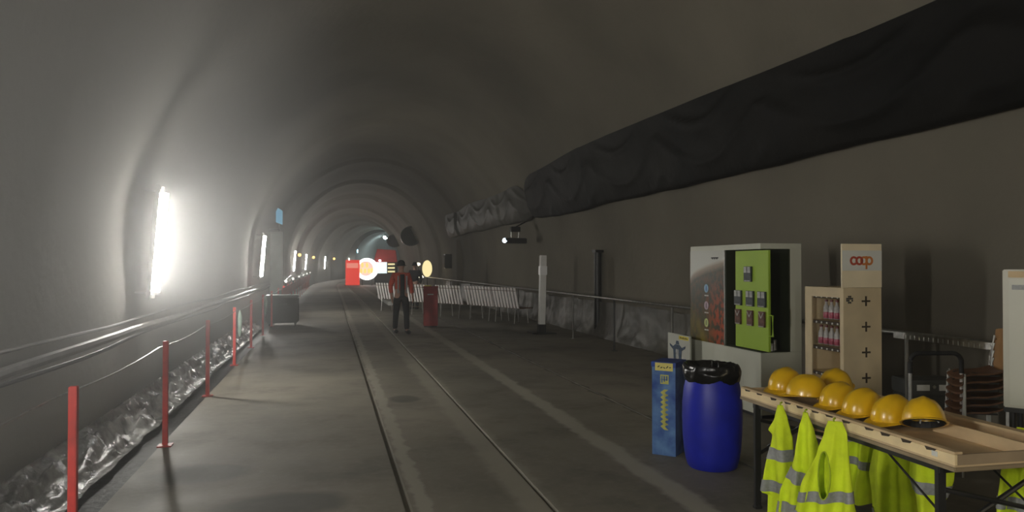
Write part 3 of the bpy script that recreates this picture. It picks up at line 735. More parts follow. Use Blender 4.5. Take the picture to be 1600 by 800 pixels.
# ------------------------------------------------------------------ display cabinet
def cabinet():
    r = empty('display_cabinet', (4.50, 7.08, 0), 0, 'pale grey display cabinet with poster and lime green pull-out panel', 'cabinet')
    # local: x 0..0.5, y 0..2 ; upper y 0..1.6
    b = MB(); b.box(0, .5, 0, 1.98, .04, .71); b.build('base_unit', M_cab, r, bevel=.004)
    b = MB(); b.box(.03, .47, .03, 1.95, 0, .04); b.build('plinth', M_black, r)
    b = MB()
    b.box(0, .5, .74, 1.59, .712, 1.83)           # closed half
    b.box(.36, .5, 0, .74, .712, 1.83)          # rear frame
    b.box(0, .5, 0, 1.59, 1.83, 1.89)            # top
    b.build('upper_body', M_cab, r, bevel=.003)
    b = MB(); b.box(.005, .36, .72, .739, .715, 1.829); b.box(.34, .359, .002, .74, .715, 1.829); b.box(.005, .34, .005, .72, .713, .722); b.build('niche_lining', M_cabin, r)
    b = MB(); b.box(-.006, 0, .735, .755, .712, 1.83); b.build('frame_edge', M_galv, r)
    # poster
    bm = MB(); uv = bm.bm.loops.layers.uv.new('UVMap')
    vs = [bm.bm.verts.new(p) for p in ((-.004, 1.585, .715), (-.004, .76, .715), (-.004, .76, 1.83), (-.004, 1.585, 1.83))]; f = bm.bm.faces.new(vs)
    for l, q in zip(f.loops, ((0, 0), (1, 0), (1, 1), (0, 1))): l[uv].uv = q
    p = bm.build('poster', M_poster, r); md = p.modifiers.new('t', 'SOLIDIFY'); md.thickness = .003; md.offset = 0
    for z, c in ((1.37, (.25, .45, .62)), (1.16, (.52, .40, .48)), (.95, (.50, .58, .22))):
        b = MB(); b.lathe([(0, -.001), (.052, -.001), (.052, .002), (0, .002)], 20, Matrix.Translation((-.008, 1.17, z)) @ Matrix.Rotation(R(90), 4, 'Y')); b.build('round_icon', mat('icon_print_%d' % int(z*100), c, .4, noise_s=40, noise_a=.15), p)
        b = MB(); b.box(-.0095, -.008, 1.163, 1.177, z-.03, z+.03); b.build('icon_mark', M_ink if z < 1.2 else M_drum, p)
        b = MB()
        for k in range(5): b.box(-.008, -.0065, 1.12+k*.02, 1.134+k*.02, z-.095, z-.08)
        b.build('caption_marks', M_label, p)
    b = MB(); random.seed(3)
    for k in range(7): b.box(-.008, -.0065, 1.05-k*.025-.02, 1.05-k*.025, 1.735-.01*(k % 2), 1.75+.012*((k*3) % 3))
    b.box(-.008, -.0065, .88, 1.0, 1.742, 1.746); b.build('header_mark', M_ink, p)
    # pull-out lime panel
    g = MB(); g.box(.03, .055, -.10, .56, .73, 1.815); gp = g.build('pull_out_panel', M_green, r, bevel=.002)
    b = MB(); b.tube([(.0425, -.098, 1.12), (.0425, -.155, 1.12), (.0425, -.155, .90), (.0425, -.098, .90)], .012, 8); b.build('handle', M_green, gp)
    b = MB(); b.box(.32, .335, -.035, 0, .98, 1.18); b.build('side_handle', M_cabin, r)
    return r
cabinet()
# packets on the lime panel (local panel face at world x 4.53)
Mpk = mat('packet_dark_print', (.035, .045, .05), .35, noise_s=30, noise_a=.5)
Mpr = mat('packet_red_brown_print', (.12, .05, .035), .35, noise_s=30, noise_a=.6)
Mpl = mat('packet_pale_print', (.42, .43, .42), .35, noise_s=20, noise_a=.3)
def packet(kind, y, z, lb):
    r = empty('product_packet', (4.528, y, z), 0, lb, 'packet', 'small packets fixed on the lime green panel')
    hw = .075 if kind == 0 else .058
    b = MB(); b.box(-.02, 0, -hw, hw, 0, .17); b.build('pack', Mpk if kind == 0 else Mpr, r, bevel=.003)
    b = MB()
    if kind == 0:
        for s in (-1, 1): b.box(-.024, -.0205, s*.036-.028, s*.036+.028, .10, .165); b.build('print', Mpl, r); b = MB()
        b.box(-.024, -.0205, -.055, .055, .004, .016)
    else:
        b.poly([(-.022, -.05, .155), (-.022, 0, .09), (-.022, .05, .155), (-.022, .035, .155), (-.022, 0, .11), (-.022, -.035, .155)], (-.002, 0, 0)); b.build('print', Mpl, r); b = MB(); b.box(-.024, -.0205, -.045, .045, .004, .014)
    b.build('print', Mpl, r)
# y decreases to the right in the picture
yc = [7.585, 7.33, 7.08]
packet(0, 7.36, 1.47, 'dark packet alone at the top of the lime green panel')
for y, n in zip((7.565, 7.32, 7.09), ('left', 'middle', 'right')):
    packet(0, y, 1.20, 'dark packet, %s one of the middle row on the lime panel' % n)
    packet(1, y, .985, 'red-brown packet with pale V, %s one of the bottom row' % n)
for i, (x, y, lb) in enumerate(((4.66, 7.13, 'small grey tin in the open niche beside the lime panel'), (4.74, 7.20, 'second small grey tin deeper in the niche of the cabinet'))):
    b = MB(); b.lathe([(0, 0), (.03, 0), (.03, .08+.03*i), (.026, .085+.03*i), (0, .085+.03*i)], 16); tag(b.build('small_tin', M_galv, loc=(x, y, .7225), smooth='auto'), lb, 'tin', 'tins in the cabinet niche')
# info board in front of the cabinet base
r = empty('info_board', (4.36, 9.02, 0), R(0), 'small white board with a dark blue bin picture and yellow label', 'sign')
b = MB(); b.box(0, .02, -.60, .02, .02, .765); b.build('board', M_white if False else mat('off_white_board', (.50, .51, .45), .5, noise_s=3, noise_a=.04), r, bevel=.002)
b = MB(); b.box(-.003, 0, -.56, -.30, .705, .75); b.build('yellow_label', M_ylabel, r)
b = MB()
for k in range(6): b.box(-.005, -.003, -.54+k*.036, -.52+k*.036, .718, .733+.005*(k % 2))
b.build('label_marks', M_ink, r)
Mbin = mat('slate_blue_print', (.05, .085, .14), .5, noise_s=25, noise_a=.4)
b = MB(); b.poly([(-.001, -.16, .40), (-.001, -.36, .40), (-.001, -.38, .60), (-.001, -.32, .63), (-.001, -.20, .63), (-.001, -.14, .60)], (-.003, 0, 0))
b.poly([(-.001, -.21, .635), (-.001, -.31, .635), (-.001, -.29, .68), (-.001, -.23, .68)], (-.003, 0, 0))
b.poly([(-.001, -.14, .60), (-.001, -.04, .63), (-.001, -.05, .60), (-.001, -.14, .56)], (-.003, 0, 0)); b.poly([(-.001, -.38, .60), (-.001, -.48, .63), (-.001, -.47, .60), (-.001, -.38, .56)], (-.003, 0, 0))
b.build('bin_picture', Mbin, r)
b = MB(); b.box(-.006, -.0045, -.30, -.22, .45, .57); b.build('picture_highlight', Mpl, r)
b = MB(); b.box(.02, .12, -.5, -.48, .02, .03); b.box(.02, .12, -.1, -.08, .02, .03); b.box(0, .02, -.58, 0, 0, .02); b.build('foot', M_black, r)

# ------------------------------------------------------------------ coop stand
def stand():
    r = empty('display_stand', (4.45, 5.70, 0), 0, 'plywood display stand with pink bottles and the coop sign on top', 'display stand')
    W, D, H = .40, .55, 1.45; t = .018
    b = MB(); b.box(0, W, 0, t, 0, H)
    o = b.build('side_panel', M_ply, r, bevel=.002)
    for z in (1.33, 1.10, .87, .64):
        q = MB(); q.box(.235-.045+.0, .235+.045, -.002, .0, z-.008, z+.008); q.box(.235-.009, .235+.009, -.0025, .0, z-.045, z+.045); q.build('cross_slot', M_plyd, o)
    q = MB()
    for i in range(4):
        for j in range(4):
            if (i*7+j*5+i*j) % 3: q.box(.03+.018*i, .045+.018*i, -.002, 0, 1.29+.018*j+.02, 1.305+.018*j+.02)
    q.build('printed_mark', M_ink, o)
    b = MB(); b.box(0, W, D-t, D, 0, H); b.build('side_panel', M_ply, r, bevel=.002)
    b = MB(); b.box(W-t, W, t, D-t, 0, H); b.build('back_panel', M_ply, r)
    b = MB(); b.box(0, W-t, t, D-t, H-t, H); b.build('top_panel', M_ply, r)
    b = MB(); b.box(.002, .014, t, .05, .05, H-.09); b.box(.002, .014, D-.10, D-t, .05, H-.09); b.box(.002, .014, t, D-t, H-.09, H-t); b.build('face_frame', M_ply, r)
    for z in (1.36, 1.12, .88, .64):
        b = MB(); b.box(.03, W-t, t, D-t, z, z+.014); s = b.build('shelf', M_ply, r)
        b = MB(); b.box(.012, .03, .06, D-.11, z-.012, z+.016); b.build('shelf_slot', M_plyd, s)
        b = MB()
        for k in range(5): b.lathe([(0, -.003), (.009, -.003), (.009, .003), (0, .003)], 8, Matrix.Translation((.010, .09+.075*k, z)) @ Matrix.Rotation(R(90), 4, 'Y'))
        b.build('slot_studs', M_label, s)
    b = MB(); b.box(0, W-t, t, D-t, .03, .05); b.build('bottom_panel', M_ply, r)
    # sign board
    b = MB(); b.box(-.012, .405, .0, .018, 1.452, 1.845); sg = b.build('sign_board', mat('pale_plywood', (.85, .74, .52), .55, noise_s=4, noise_a=.06), r, bevel=.002)
    b = MB(); b.box(-.010, .403, -.002, 0, 1.605, 1.785); b.build('sign_strip', mat('pale_grey_strip', (.70, .71, .66), .5, noise_s=5, noise_a=.03), sg)
    def ring(cx, cz, a0, a1, ro=.040, ri=.0195, y=-.0045):
        q = MB(); n = 28; pts = []
        for k in range(n+1): a = R(a0+(a1-a0)*k/n); pts.append((cx+ro*math.cos(a), y, cz+ro*1.02*math.sin(a)))
        inn = []
        for k in range(n+1): a = R(a0+(a1-a0)*k/n); inn.append((cx+ri*math.cos(a), y, cz+ri*1.12*math.sin(a)))
        for k in range(n): q.poly([pts[k], pts[k+1], inn[k+1], inn[k]], (0, .0025, 0))
        return q
    mr_ = mat('brick_red_letter', (.48, .075, .04), .5, noise_s=10, noise_a=.05); mo = mat('orange_letter', (.62, .21, .05), .5, noise_s=10, noise_a=.05)
    mrd = mat('deep_red_letter', (.33, .035, .02), .5, noise_s=10, noise_a=.05)
    zc = 1.693
    ring(.108, zc, 42, 318).build('letter_c', mr_, sg)
    ring(.166, zc, 0, 360, y=-.0047).build('letter_o', mr_, sg)
    ring(.214, zc, 0, 360, y=-.0044).build('letter_o', mo, sg)
    ring(.166, zc, -36, 32, y=-.005).build('letter_overlap', mrd, sg)
    q = ring(.270, zc, 0, 360); q.box(.240-.009, .240+.009, -.005, -.0022, zc-.075, zc+.042); q.build('letter_p', mo, sg)
    return r
stand()
def make_bottle():
    r = empty('drink_bottle', (0, 0, 0), 0, 'x', 'bottle', 'pink drink bottles hanging in the plywood stand')
    b = MB(); b.lathe([(0, 0), (.024, 0), (.027, .008), (.027, .10), (.022, .118), (.012, .138), (.012, .16), (0, .16)], 14); b.build('bottle_body', M_glass, r, smooth='auto')
    b = MB(); b.lathe([(.0275, .008), (.0282, .01), (.0282, .062), (.0275, .064)], 14); b.build('label_band', M_pink, r, smooth='auto')
    b = MB(); b.lathe([(0, .160), (.015, .160), (.015, .178), (0, .178)], 12); b.build('cap', M_cap, r, smooth='auto')
    return r
bt = make_bottle(); first = True
words = ['rightmost', 'second from right', 'third from right', 'fourth from right', 'leftmost']
for row, z, n in (('top', 1.155, 4), ('second', .915, 5)):
    for k in range(n):
        o = bt if first else copy_tree(bt); first = False
        nm = words[k] if not (n == 4 and k == 3) else 'leftmost'
        o.location = (4.50, 5.79+.075*k-.015, z+.0); o['label'] = 'small pink-labelled drink bottle, %s in the %s shelf row' % (nm, row)

# ------------------------------------------------------------------ blue collection box, drum
r = empty('collection_box', (2.90, 5.87, 0), R(-45), 'tall narrow blue marbled collection box with yellow chevrons', 'box')
# local: front face runs -x from corner (x -0.21..0) facing -y ; side face runs +y
b = MB(); b.box(-.212, 0, 0, .28, 0, .765); bx = b.build('body', M_marb, r, bevel=.002)
b = MB(); b.box(-.218, .006, -.006, .286, .765, .81); b.build('lid', mat('blue_lid_print', (.02, .06, .30), .4, noise_s=12, noise_a=.3), r, bevel=.003)
b = MB(); b.box(-.18, -.02, -.009, -.006, .735, .803); yl = b.build('yellow_label', mat('pale_yellow_label', (.80, .70, .20), .6, noise_s=20, noise_a=.05), r)
b = MB()
for k in range(5): b.tube([(-.155+k*.026, -.010, .765-.006*(k % 2)), (-.14+k*.026, -.010, .777-.01*(k % 3))], .004, 5)
b.build('handwriting', M_ink, yl)
M_yp = mat('yellow_print', (.62, .60, .14), .5, noise_s=20, noise_a=.08)
for k in range(8):
    z = .545-.042*k; b = MB()
    b.poly([(-.135, -.001, z), (-.10, -.001, z+.028), (-.062, -.001, z+.028), (-.095, -.001, z), (-.062, -.001, z-.028), (-.10, -.001, z-.028)], (0, -.002, 0)); b.build('chevron', M_yp, r)
b = MB(); b.box(-.135, -.06, -.003, -.001, .62, .70); em = b.build('emblem', M_yp, r)
b = MB()
for k in range(3): b.box(-.125+k*.022, -.113+k*.022, -.0045, -.003, .63+.01*k, .69)
b.box(-.13, -.07, -.0045, -.003, .655, .662); b.build('emblem_bars', M_marb, em)

r = empty('plastic_drum', (3.06, 5.53, 0), 0, 'blue plastic drum used as a bin with black bag over the rim', 'drum')
b = MB(); b.lathe([(0, 0), (.185, 0), (.20, .015), (.215, .07), (.228, .15), (.238, .28), (.242, .40), (.240, .52), (.228, .64), (.212, .71), (.205, .735), (.213, .745), (.213, .775), (.20, .78), (.19, .77), (.19, .1), (0, .08)], 48); b.build('barrel', M_drum, r, smooth='auto')
b = MB()
def bagf(u, v):
    a = 2*math.pi*u
    n = noise.noise(Vector((math.cos(a)*2.2, math.sin(a)*2.2, v*3)))+.5*noise.noise(Vector((math.cos(a)*7, math.sin(a)*7, v*6)))
    if v < .5:   # outer skirt going up
        q = v/.5; rr = .222+.012*math.sin(math.pi*q)+.014*n; z = .71+.03*n*(1-q)+.115*q
        if q > .9: z += .012*n
    elif v < .62:
        q = (v-.5)/.12; rr = .222-.02*q+.012*n; z = .825+.012*n+.02*math.sin(math.pi*q)
    else:
        q = (v-.62)/.38; rr = .20*(1-q)+.012*n*(1-q)+.002; z = .83-.06*q+.035*n
    return Vector((rr*math.cos(a), rr*math.sin(a), z))
b.grid(72, 34, bagf, closed_u=True); bg = b.build('bin_bag', M_bag, r, smooth=True)
b = MB(); b.grid(10, 8, lambda u, v: Vector((-.05+.07*u*(1-.4*v)+.02*v, -.09+.03*math.sin(u*6)+.02*v, .78+.09*v+.01*math.sin(u*9)))); o = b.build('bag_knot', M_bag, bg, smooth=True); o.modifiers.new('t', 'SOLIDIFY').thickness = .004

# ------------------------------------------------------------------ folding table
TB = Matrix.Translation((2.735, 2.765, 0)) @ Matrix.Rotation(-R(1.5), 4, 'Z')
TL, TW, TZ = 1.88, .76, .74
r = empty('folding_table', (2.735, 2.765, 0), -R(1.5), 'long folding table with wooden top and black braced legs', 'table')
b = MB(); b.box(0, TW, 0, TL, TZ-.022, TZ); b.build('tabletop', mat('worn_brown_tabletop', (.30, .23, .14), .5, noise_s=4, noise_a=.2), r, bevel=.004)
b = MB(); b.box(.03, TW-.03, .12, .15, TZ-.06, TZ-.022); b.box(.03, TW-.03, TL-.15, TL-.12, TZ-.06, TZ-.022); b.box(.05, .075, .12, TL-.12, TZ-.06, TZ-.022); b.box(TW-.075, TW-.05, .12, TL-.12, TZ-.06, TZ-.022); b.build('apron', M_black, r)
for x in (.05, TW-.05):
    for y in (.14, TL-.14):
        b = MB(); b.box(x-.021, x+.021, y-.015, y+.015, .01, TZ-.03); b.box(x-.026, x+.026, y-.02, y+.02, 0, .02); b.build('leg', M_black, r, bevel=.003)
for y in (.14, TL-.14):
    for s in (0, 1):
        b = MB(); x0, x1 = (.06, TW-.06) if s else (TW-.06, .06); yy = y-.012 if s else y+.012
        b.tube([(x0, yy, .60), (x1, yy, .44)] if s else [(x0, yy, .68), (x1, yy, .36)], .012, 8); b.build('cross_brace', M_black, r)
for x in (.12, TW-.12):
    b = MB(); b.tube([(x, .15, .42), (x, .62, TZ-.05)], .006, 8); b.build('stay', M_black, r)
    b = MB(); b.tube([(x, TL-.15, .42), (x, TL-.62, TZ-.05)], .006, 8); b.build('stay', M_black, r)
# wooden tray on the table
r = empty('wooden_tray', tuple(TB @ Vector((0.004, .004, TZ))), -R(1.5), 'long shallow wooden tray with notched side holding the yellow helmets', 'tray')
TX, TY, th = .70, TL-.01, .055
b = MB(); b.box(0, TX, 0, TY, 0, .008); b.build('tray_floor', M_ply2, r)
b = MB(); b.box(0, .014, .0, TY, .008, th); b.build('side_board', mat('lit_side_board', (.86, .69, .40), .6, noise_s=6, noise_a=.12), r, bevel=.001)  # lit tone of this side painted into its wood colour
b = MB(); b.box(0, .045, 0.0, TY, th+.001, th+.012); lip = b.build('lip', M_ply2, r, bevel=.003)
random.seed(5)
for k in range(12):
    b = MB()
    y = .10+k*.148+random.uniform(-.02, .02); h = random.uniform(.008, .016)
    b.poly([(-.0015, y, th+.002), (-.0015, y+.075, th+.002), (-.0015, y+.062, th-h), (-.0015, y+.012, th-h*.6)], (.0012, 0, 0)); b.build('notch', M_plyd, r)
b = MB(); b.box(-.0025, 0, .10, .135, .022, .046); b.build('white_sticker', M_label, r)
b = MB(); b.box(.014, TX, 0, .014, .008, th); b.build('end_board', mat('shaded_end_board', (.36, .27, .17), .6, noise_s=6, noise_a=.12), r, bevel=.001)  # shade on the near end painted into its wood colour
b = MB(); b.box(.014, TX, TY-.014, TY, .008, th); b.build('end_board', M_ply2, r, bevel=.001)
b = MB(); b.box(.44, .455, .014, .62, .008, th+.018); b.build('divider', M_ply2, r, bevel=.001)
b = MB(); b.box(.64, .70, .0, TY, th, th+.014); b.box(.685, .70, .014, TY-.014, .008, th); b.build('side_board', M_ply2, r, bevel=.001)

# helmets
def make_helmet():
    r = empty('safety_helmet', (0, 0, 0), 0, 'x', 'helmet', 'yellow safety helmets on the table')
    b = MB(); nu, nv = 40, 14
    def f(u, v):
        a = 2*math.pi*u; p = v*math.pi/2
        lx = .132*(1+.03*math.cos(a)); ly = .104
        x = lx*math.cos(a)*math.cos(p)**.85; y = ly*math.sin(a)*math.cos(p)**.85; z = .132*math.sin(p)
        z += .008*math.exp(-(y/.018)**2)*math.sin(p)+.004*math.exp(-((abs(y)-.055)/.010)**2)*math.sin(p)*(1 if p < 1.3 else 0)
        return Vector((x, y, z))
    b.grid(nu, nv, f, closed_u=True); b.build('shell', M_yellow, r, smooth=True, weld=True)
    b = MB()
    def br(u, v):
        a = 2*math.pi*u; front = max(0, math.cos(a))**1.5
        e = .018+.055*front
        k = v if v <= .5 else 1-v
        s = v*2 if v <= .5 else (1-v)*2
        ex = (.130*(1+.03*math.cos(a))+e*s)*math.cos(a); ey = (.102+(.014+.004*front)*s)*math.sin(a)
        z = .004-.022*front*s*s - (.004 if v > .5 else 0)
        return Vector((ex, ey, z))
    b.grid(44, 9, br, closed_u=True); b.build('brim', M_yellow, r, smooth=True, weld=True)
    b = MB(); b.lathe([(.092, -.004), (.096, -.004), (.096, .03), (.092, .03), (.092, -.004)], 24, Matrix.Diagonal((1.2, 1, 1, 1))); b.build('headband', M_rubber, r)
    b = MB()
    for k in range(3):
        a = math.pi*k/3; b.tube([(.112*math.cos(a), .092*math.sin(a), .02), (0, 0, .10), (-.112*math.cos(a), -.092*math.sin(a), .02)], .004, 6)
    b.build('harness', M_label, r)
    return r
hp = make_helmet()
zt = TZ+.008+.03
HEL = [ (3.05, 4.50, zt+.035, 200, (0, 4), 'yellow safety helmet farthest left, at the far end of the tray'),
        (3.04, 4.245, zt+.02, 150, (5, -2), 'yellow safety helmet second from the left, beside the far one'),
        (3.37, 4.40, zt+.03, 205, (0, 14), 'yellow safety helmet behind the others, in front of the plywood stand'),
        (3.09, 4.00, zt+.01, 190, (0, 2), 'yellow safety helmet in the middle with its peak over the tray'),
        (3.07, 3.76, zt+.01, 188, (0, 3), 'yellow safety helmet third from the near end of the row'),
        (3.08, 3.53, zt+.01, 186, (0, 3), 'yellow safety helmet next to the nearest one'),
        (3.03, 3.26, zt+.045, 236, (0, -22), 'nearest and largest looking yellow helmet, its dark underside showing')]
for i, (x, y, z, a, (tx, ty), lb) in enumerate(HEL):
    o = hp if i == 0 else copy_tree(hp)
    o.location = (x, y, z); o.rotation_euler = (R(tx), R(ty), R(a)); o['label'] = lb

# ------------------------------------------------------------------ hi-vis vests
def vest(name, hook, ydir, length, prof, seed, label, bands, hole=None, thick=.05, folds=5, rot=40):
    """hangs at hook; spreads along +-Y; prof(v) -> (y_min, y_max) relative to the hook"""
    r = empty(name, (0, 0, 0), 0, label, 'vest', 'fluorescent vests hung on the table')
    hx, hy, hz = hook
    r.location = (hx, hy, 0); r.rotation_euler = (0, 0, R(rot))
    def f(u, v, off=0.):
        a, c = prof(v); mid = (a+c)/2; hw = (c-a)/2
        ang = 2*math.pi*u
        yy = mid+hw*math.cos(ang)
        t = (thick*(.25+.75*min(1, v*1.6)))*math.sin(ang)
        fo = math.sin(folds*(yy*(17-8*v)+seed)+3*v*math.sin(seed)); t += (.045*v+.008)*(fo-.35*fo*abs(fo))+.04*v*noise.noise(Vector((yy*7+seed, v*2.2, seed)))+.014*noise.noise(Vector((yy*20, v*6, seed)))
        n = math.sin(ang)
        droop = .03*noise.noise(Vector((yy*5, seed, 1)))*v
        return Vector((-(-1)*(t+off*(1 if n > 0 else -1)), yy*1.0+off*math.cos(ang), hz-v*length+droop*(1 if v > .9 else .3)))
    def inhole(u, v):
        if not hole: return False
        a, c = prof(v); ang = 2*math.pi*u; yy = (a+c)/2+(c-a)/2*math.cos(ang)
        return math.sin(ang) < 0 and ((yy-hole[0])/hole[2])**2+((v-hole[1])/hole[3])**2 < 1
    b = MB(); b.grid(110, 90, lambda u, v: f(u, v), closed_u=True, skip=inhole); g = b.build('fabric', M_vest, r, smooth=True, weld=False)
    if hole:
        b = MB(); b.tube([Vector((f_[0], f_[1], f_[2])) for f_ in [hole_edge(prof, f, hole, k/40) for k in range(41)]], .004, 6, caps=False); b.build('armhole_trim', M_vin, r)
    for v0, v1, tilt in bands:
        b = MB()
        def bf(u, v):
            a, c = prof(.5); ang = 2*math.pi*u
            vv = v0+(v1-v0)*v+tilt*math.cos(ang)
            return f(u, min(.995, max(.01, vv)), .0035)
        def bs(u, v):
            return inhole(u, v0+(v1-v0)*v+tilt*math.cos(2*math.pi*u))
        b.grid(90, 6, bf, closed_u=True, skip=bs); b.build('reflective_band', M_refl, r, smooth=True)
    b = MB(); b.tube([(0, 0, hz-.03), (.0, 0, hz+.012), (.03, 0, hz+.012)], .006, 6); b.build('hanging_loop', M_vin, r)
    return r
def hole_edge(prof, f, hole, s):
    a = 2*math.pi*s; v = hole[1]+hole[3]*math.sin(a); y = hole[0]+hole[2]*math.cos(a)
    p, c = prof(v); mid = (p+c)/2; hw = (c-p)/2; k = max(-1, min(1, (y-mid)/hw)); ang = -math.acos(k)
    return f((ang % (2*math.pi))/(2*math.pi), v, .001)
def lerp_prof(tab):
    def pf(v):
        v = min(max(v, 0), 1)
        for (v0, a0, c0), (v1, a1, c1) in zip(tab, tab[1:]):
            if v <= v1:
                s = (v-v0)/(v1-v0); s = s*s*(3-2*s)*.5+s*.5; return a0+(a1-a0)*s, c0+(c1-c0)*s
        return tab[-1][1:]
    return pf
EX_ = 2.735-.045
# y axis grows away from the camera (to the left in the picture)
vest('safety_vest', (EX_+.01, 4.04, .79), 1, .80, lerp_prof([(0, -.015, .015), (.10, -.045, .035), (.2, -.06, .075), (.24, -.07, .055), (.68, -.09, .115), (.7, -.09, .08), (1, -.09, .08)]), 1.1,
     'fluorescent yellow vest hung leftmost on the near side of the table', [(.33, .42, 0), (.58, .67, 0)], folds=4)
vest('safety_vest', (EX_, 3.78, .795), 1, .80, lerp_prof([(0, -.015, .015), (.12, -.05, .035), (.3, -.08, .055), (.6, -.12, .14), (.8, -.14, .16), (1, -.15, .14)]), 2.7,
     'fluorescent yellow vest hung in the middle on the near side of the table', [(.44, .53, -.04), (.66, .74, .0)], folds=5)
vest('safety_vest', (EX_, 3.53, .795), 1, .74, lerp_prof([(0, -.045, .03), (.08, -.07, .05), (.25, -.08, .09), (.5, -.10, .17), (.8, -.13, .22), (1, -.15, .24)]), 4.2,
     'fluorescent yellow vest with armhole showing, rightmost on the near side', [(.52, .60, .03), (.76, .86, -.07)], hole=(.045, .40, .035, .17), folds=4)
vest('safety_vest', (3.52, 4.33, .76), 1, .72, lerp_prof([(0, -.03, .03), (.3, -.08, .10), (.55, -.11, .16), (.8, -.11, .12), (1, -.06, .04)]), 5.2,
     'fluorescent yellow vest hung leftmost on the far side, seen under the table', [(.36, .43, 0), (.58, .66, -.05)], folds=5, rot=30)
vest('safety_vest', (3.53, 4.05, .76), 1, .78, lerp_prof([(0, -.03, .03), (.3, -.10, .12), (.6, -.13, .15), (1, -.14, .14)]), 6.6,
     'plain shaded fluorescent vest hung in the middle of the far side of the table', [(.9, .97, .0)], folds=4, rot=30)
vest('safety_vest', (3.55, 3.78, .76), 1, .66, lerp_prof([(0, -.03, .03), (.3, -.15, .10), (.6, -.13, .12), (1, -.05, .06)]), 8.1,
     'fluorescent vest with broad silver bands hung right of the middle, far side', [(.34, .46, .0), (.64, .75, 0)], folds=4, rot=30)
vest('safety_vest', (3.54, 3.10, .80), 1, .74, lerp_prof([(0, -.05, .06), (.3, -.14, .13), (.6, -.16, .15), (1, -.17, .16)]), 9.4,
     'fluorescent vest seen behind the crossed braces at the right table end', [(.47, .56, .03), (.80, .89, .03)], folds=5, rot=30)

# ------------------------------------------------------------------ hand trolley, boxes
r = empty('platform_trolley', (4.72, 4.995, 0), -R(14), 'platform trolley with black and chrome hoop handle behind the table', 'trolley')
w_ = .205
b = MB(); b.box(-w_-.02, w_+.02, -.08, .62, .14, .165); b.build('platform', M_black, r, bevel=.01)
for sx in (-w_, w_):
    b = MB(); b.tube([(sx, -.06, .16), (sx, -.06, .80)], .014, 12); b.build('handle_tube', M_chrome, r, smooth='auto')
pts = [(-w_, -.06, .79), (-w_, -.06, .88)]+[(-w_+.07*(1-math.cos(R(a))), -.06, .88+.07*math.sin(R(a))) for a in range(15, 91, 15)]
pts += [(w_-.07*(1-math.cos(R(a))), -.06, .88+.07*math.sin(R(a))) for a in range(90, 14, -15)]+[(w_, -.06, .88), (w_, -.06, .79)]
b = MB(); b.tube(pts, .018, 12); b.build('grip', M_rubber, r, smooth='auto')
b = MB(); b.lathe([(0, -.02), (.03, -.02), (.03, .02), (0, .02)], 14, Matrix.Translation((w_, -.06, .40)) @ Matrix.Rotation(R(90), 4, 'Y')); b.box(w_-.05, w_-.01, -.08, -.04, .36, .42); b.build('hinge', M_chrome, r)
for x in (-.17, .17):
    for y in (0, .52):
        b = MB(); b.lathe([(0, -.015), (.06, -.015), (.06, .015), (0, .015)], 18, Matrix.Translation((x, y, .06)) @ Matrix.Rotation(R(90), 4, 'Y')); b.box(x-.02, x+.02, y-.02, y+.02, .10, .14); b.build('castor', M_rubber, r)
r = empty('equipment_case', (5.62, 6.02, 0), R(76)-R(90), 'dark grey case with two pale labels behind the handrail', 'case')
b = MB(); b.box(-.24, .24, -.16, .16, 0, .42); b.build('body', mat('dark_grey_plastic', (.05, .052, .048), .5, noise_s=6), r, bevel=.01)
b = MB(); b.box(-.25, .25, -.17, .17, .42, .56); b.build('lid', mat('dark_grey_lid', (.065, .067, .062), .5, noise_s=6), r, bevel=.01)
for x in (-.12, .09):
    b = MB(); b.box(x-.06, x+.06, -.178, -.1705, .465, .52); b.build('label', M_label, r)
b = MB(); b.lathe([(0, -.004), (.016, -.004), (.016, .004), (0, .004)], 12, Matrix.Translation((-.015, -.173, .50)) @ Matrix.Rotation(R(90), 4, 'X')); b.build('catch', M_galv, r)
r = empty('bottle_crate', (5.0, 5.72, 0), R(-14), 'dark crate between the plywood stand and the trolley', 'crate')
b = MB()
for a in ((-.2, .2, -.15, -.135), (-.2, .2, .135, .15), (-.2, -.185, -.135, .135), (.185, .2, -.135, .135)): b.box(*a, .0, .30)
b.box(-.185, .185, -.135, .135, 0, .02); b.build('crate_body', mat('dark_red_brown_plastic', (.05, .022, .02), .5, noise_s=6), r)
n = 0
for k in range(4):
    b = MB(); b.lathe([(0, 0), (.034, 0), (.036, .01), (.036, .2), (.014, .28), (.014, .36), (0, .36)], 14)
    o = tag(b.build('dark_bottle', mat('dark_bottle_glass_%d' % k, (.03, .012, .012), .15, noise_s=5), smooth='auto'), 'dark bottle in the crate, %s' % ['leftmost', 'second from left', 'second from right', 'rightmost'][k], 'bottle', 'dark bottles in the crate')
    v = Matrix.Translation((5.0, 5.72, 0)) @ Matrix.Rotation(R(-14), 4, 'Z') @ Vector((-.14+k*.09, -.05, .021)); o.location = v

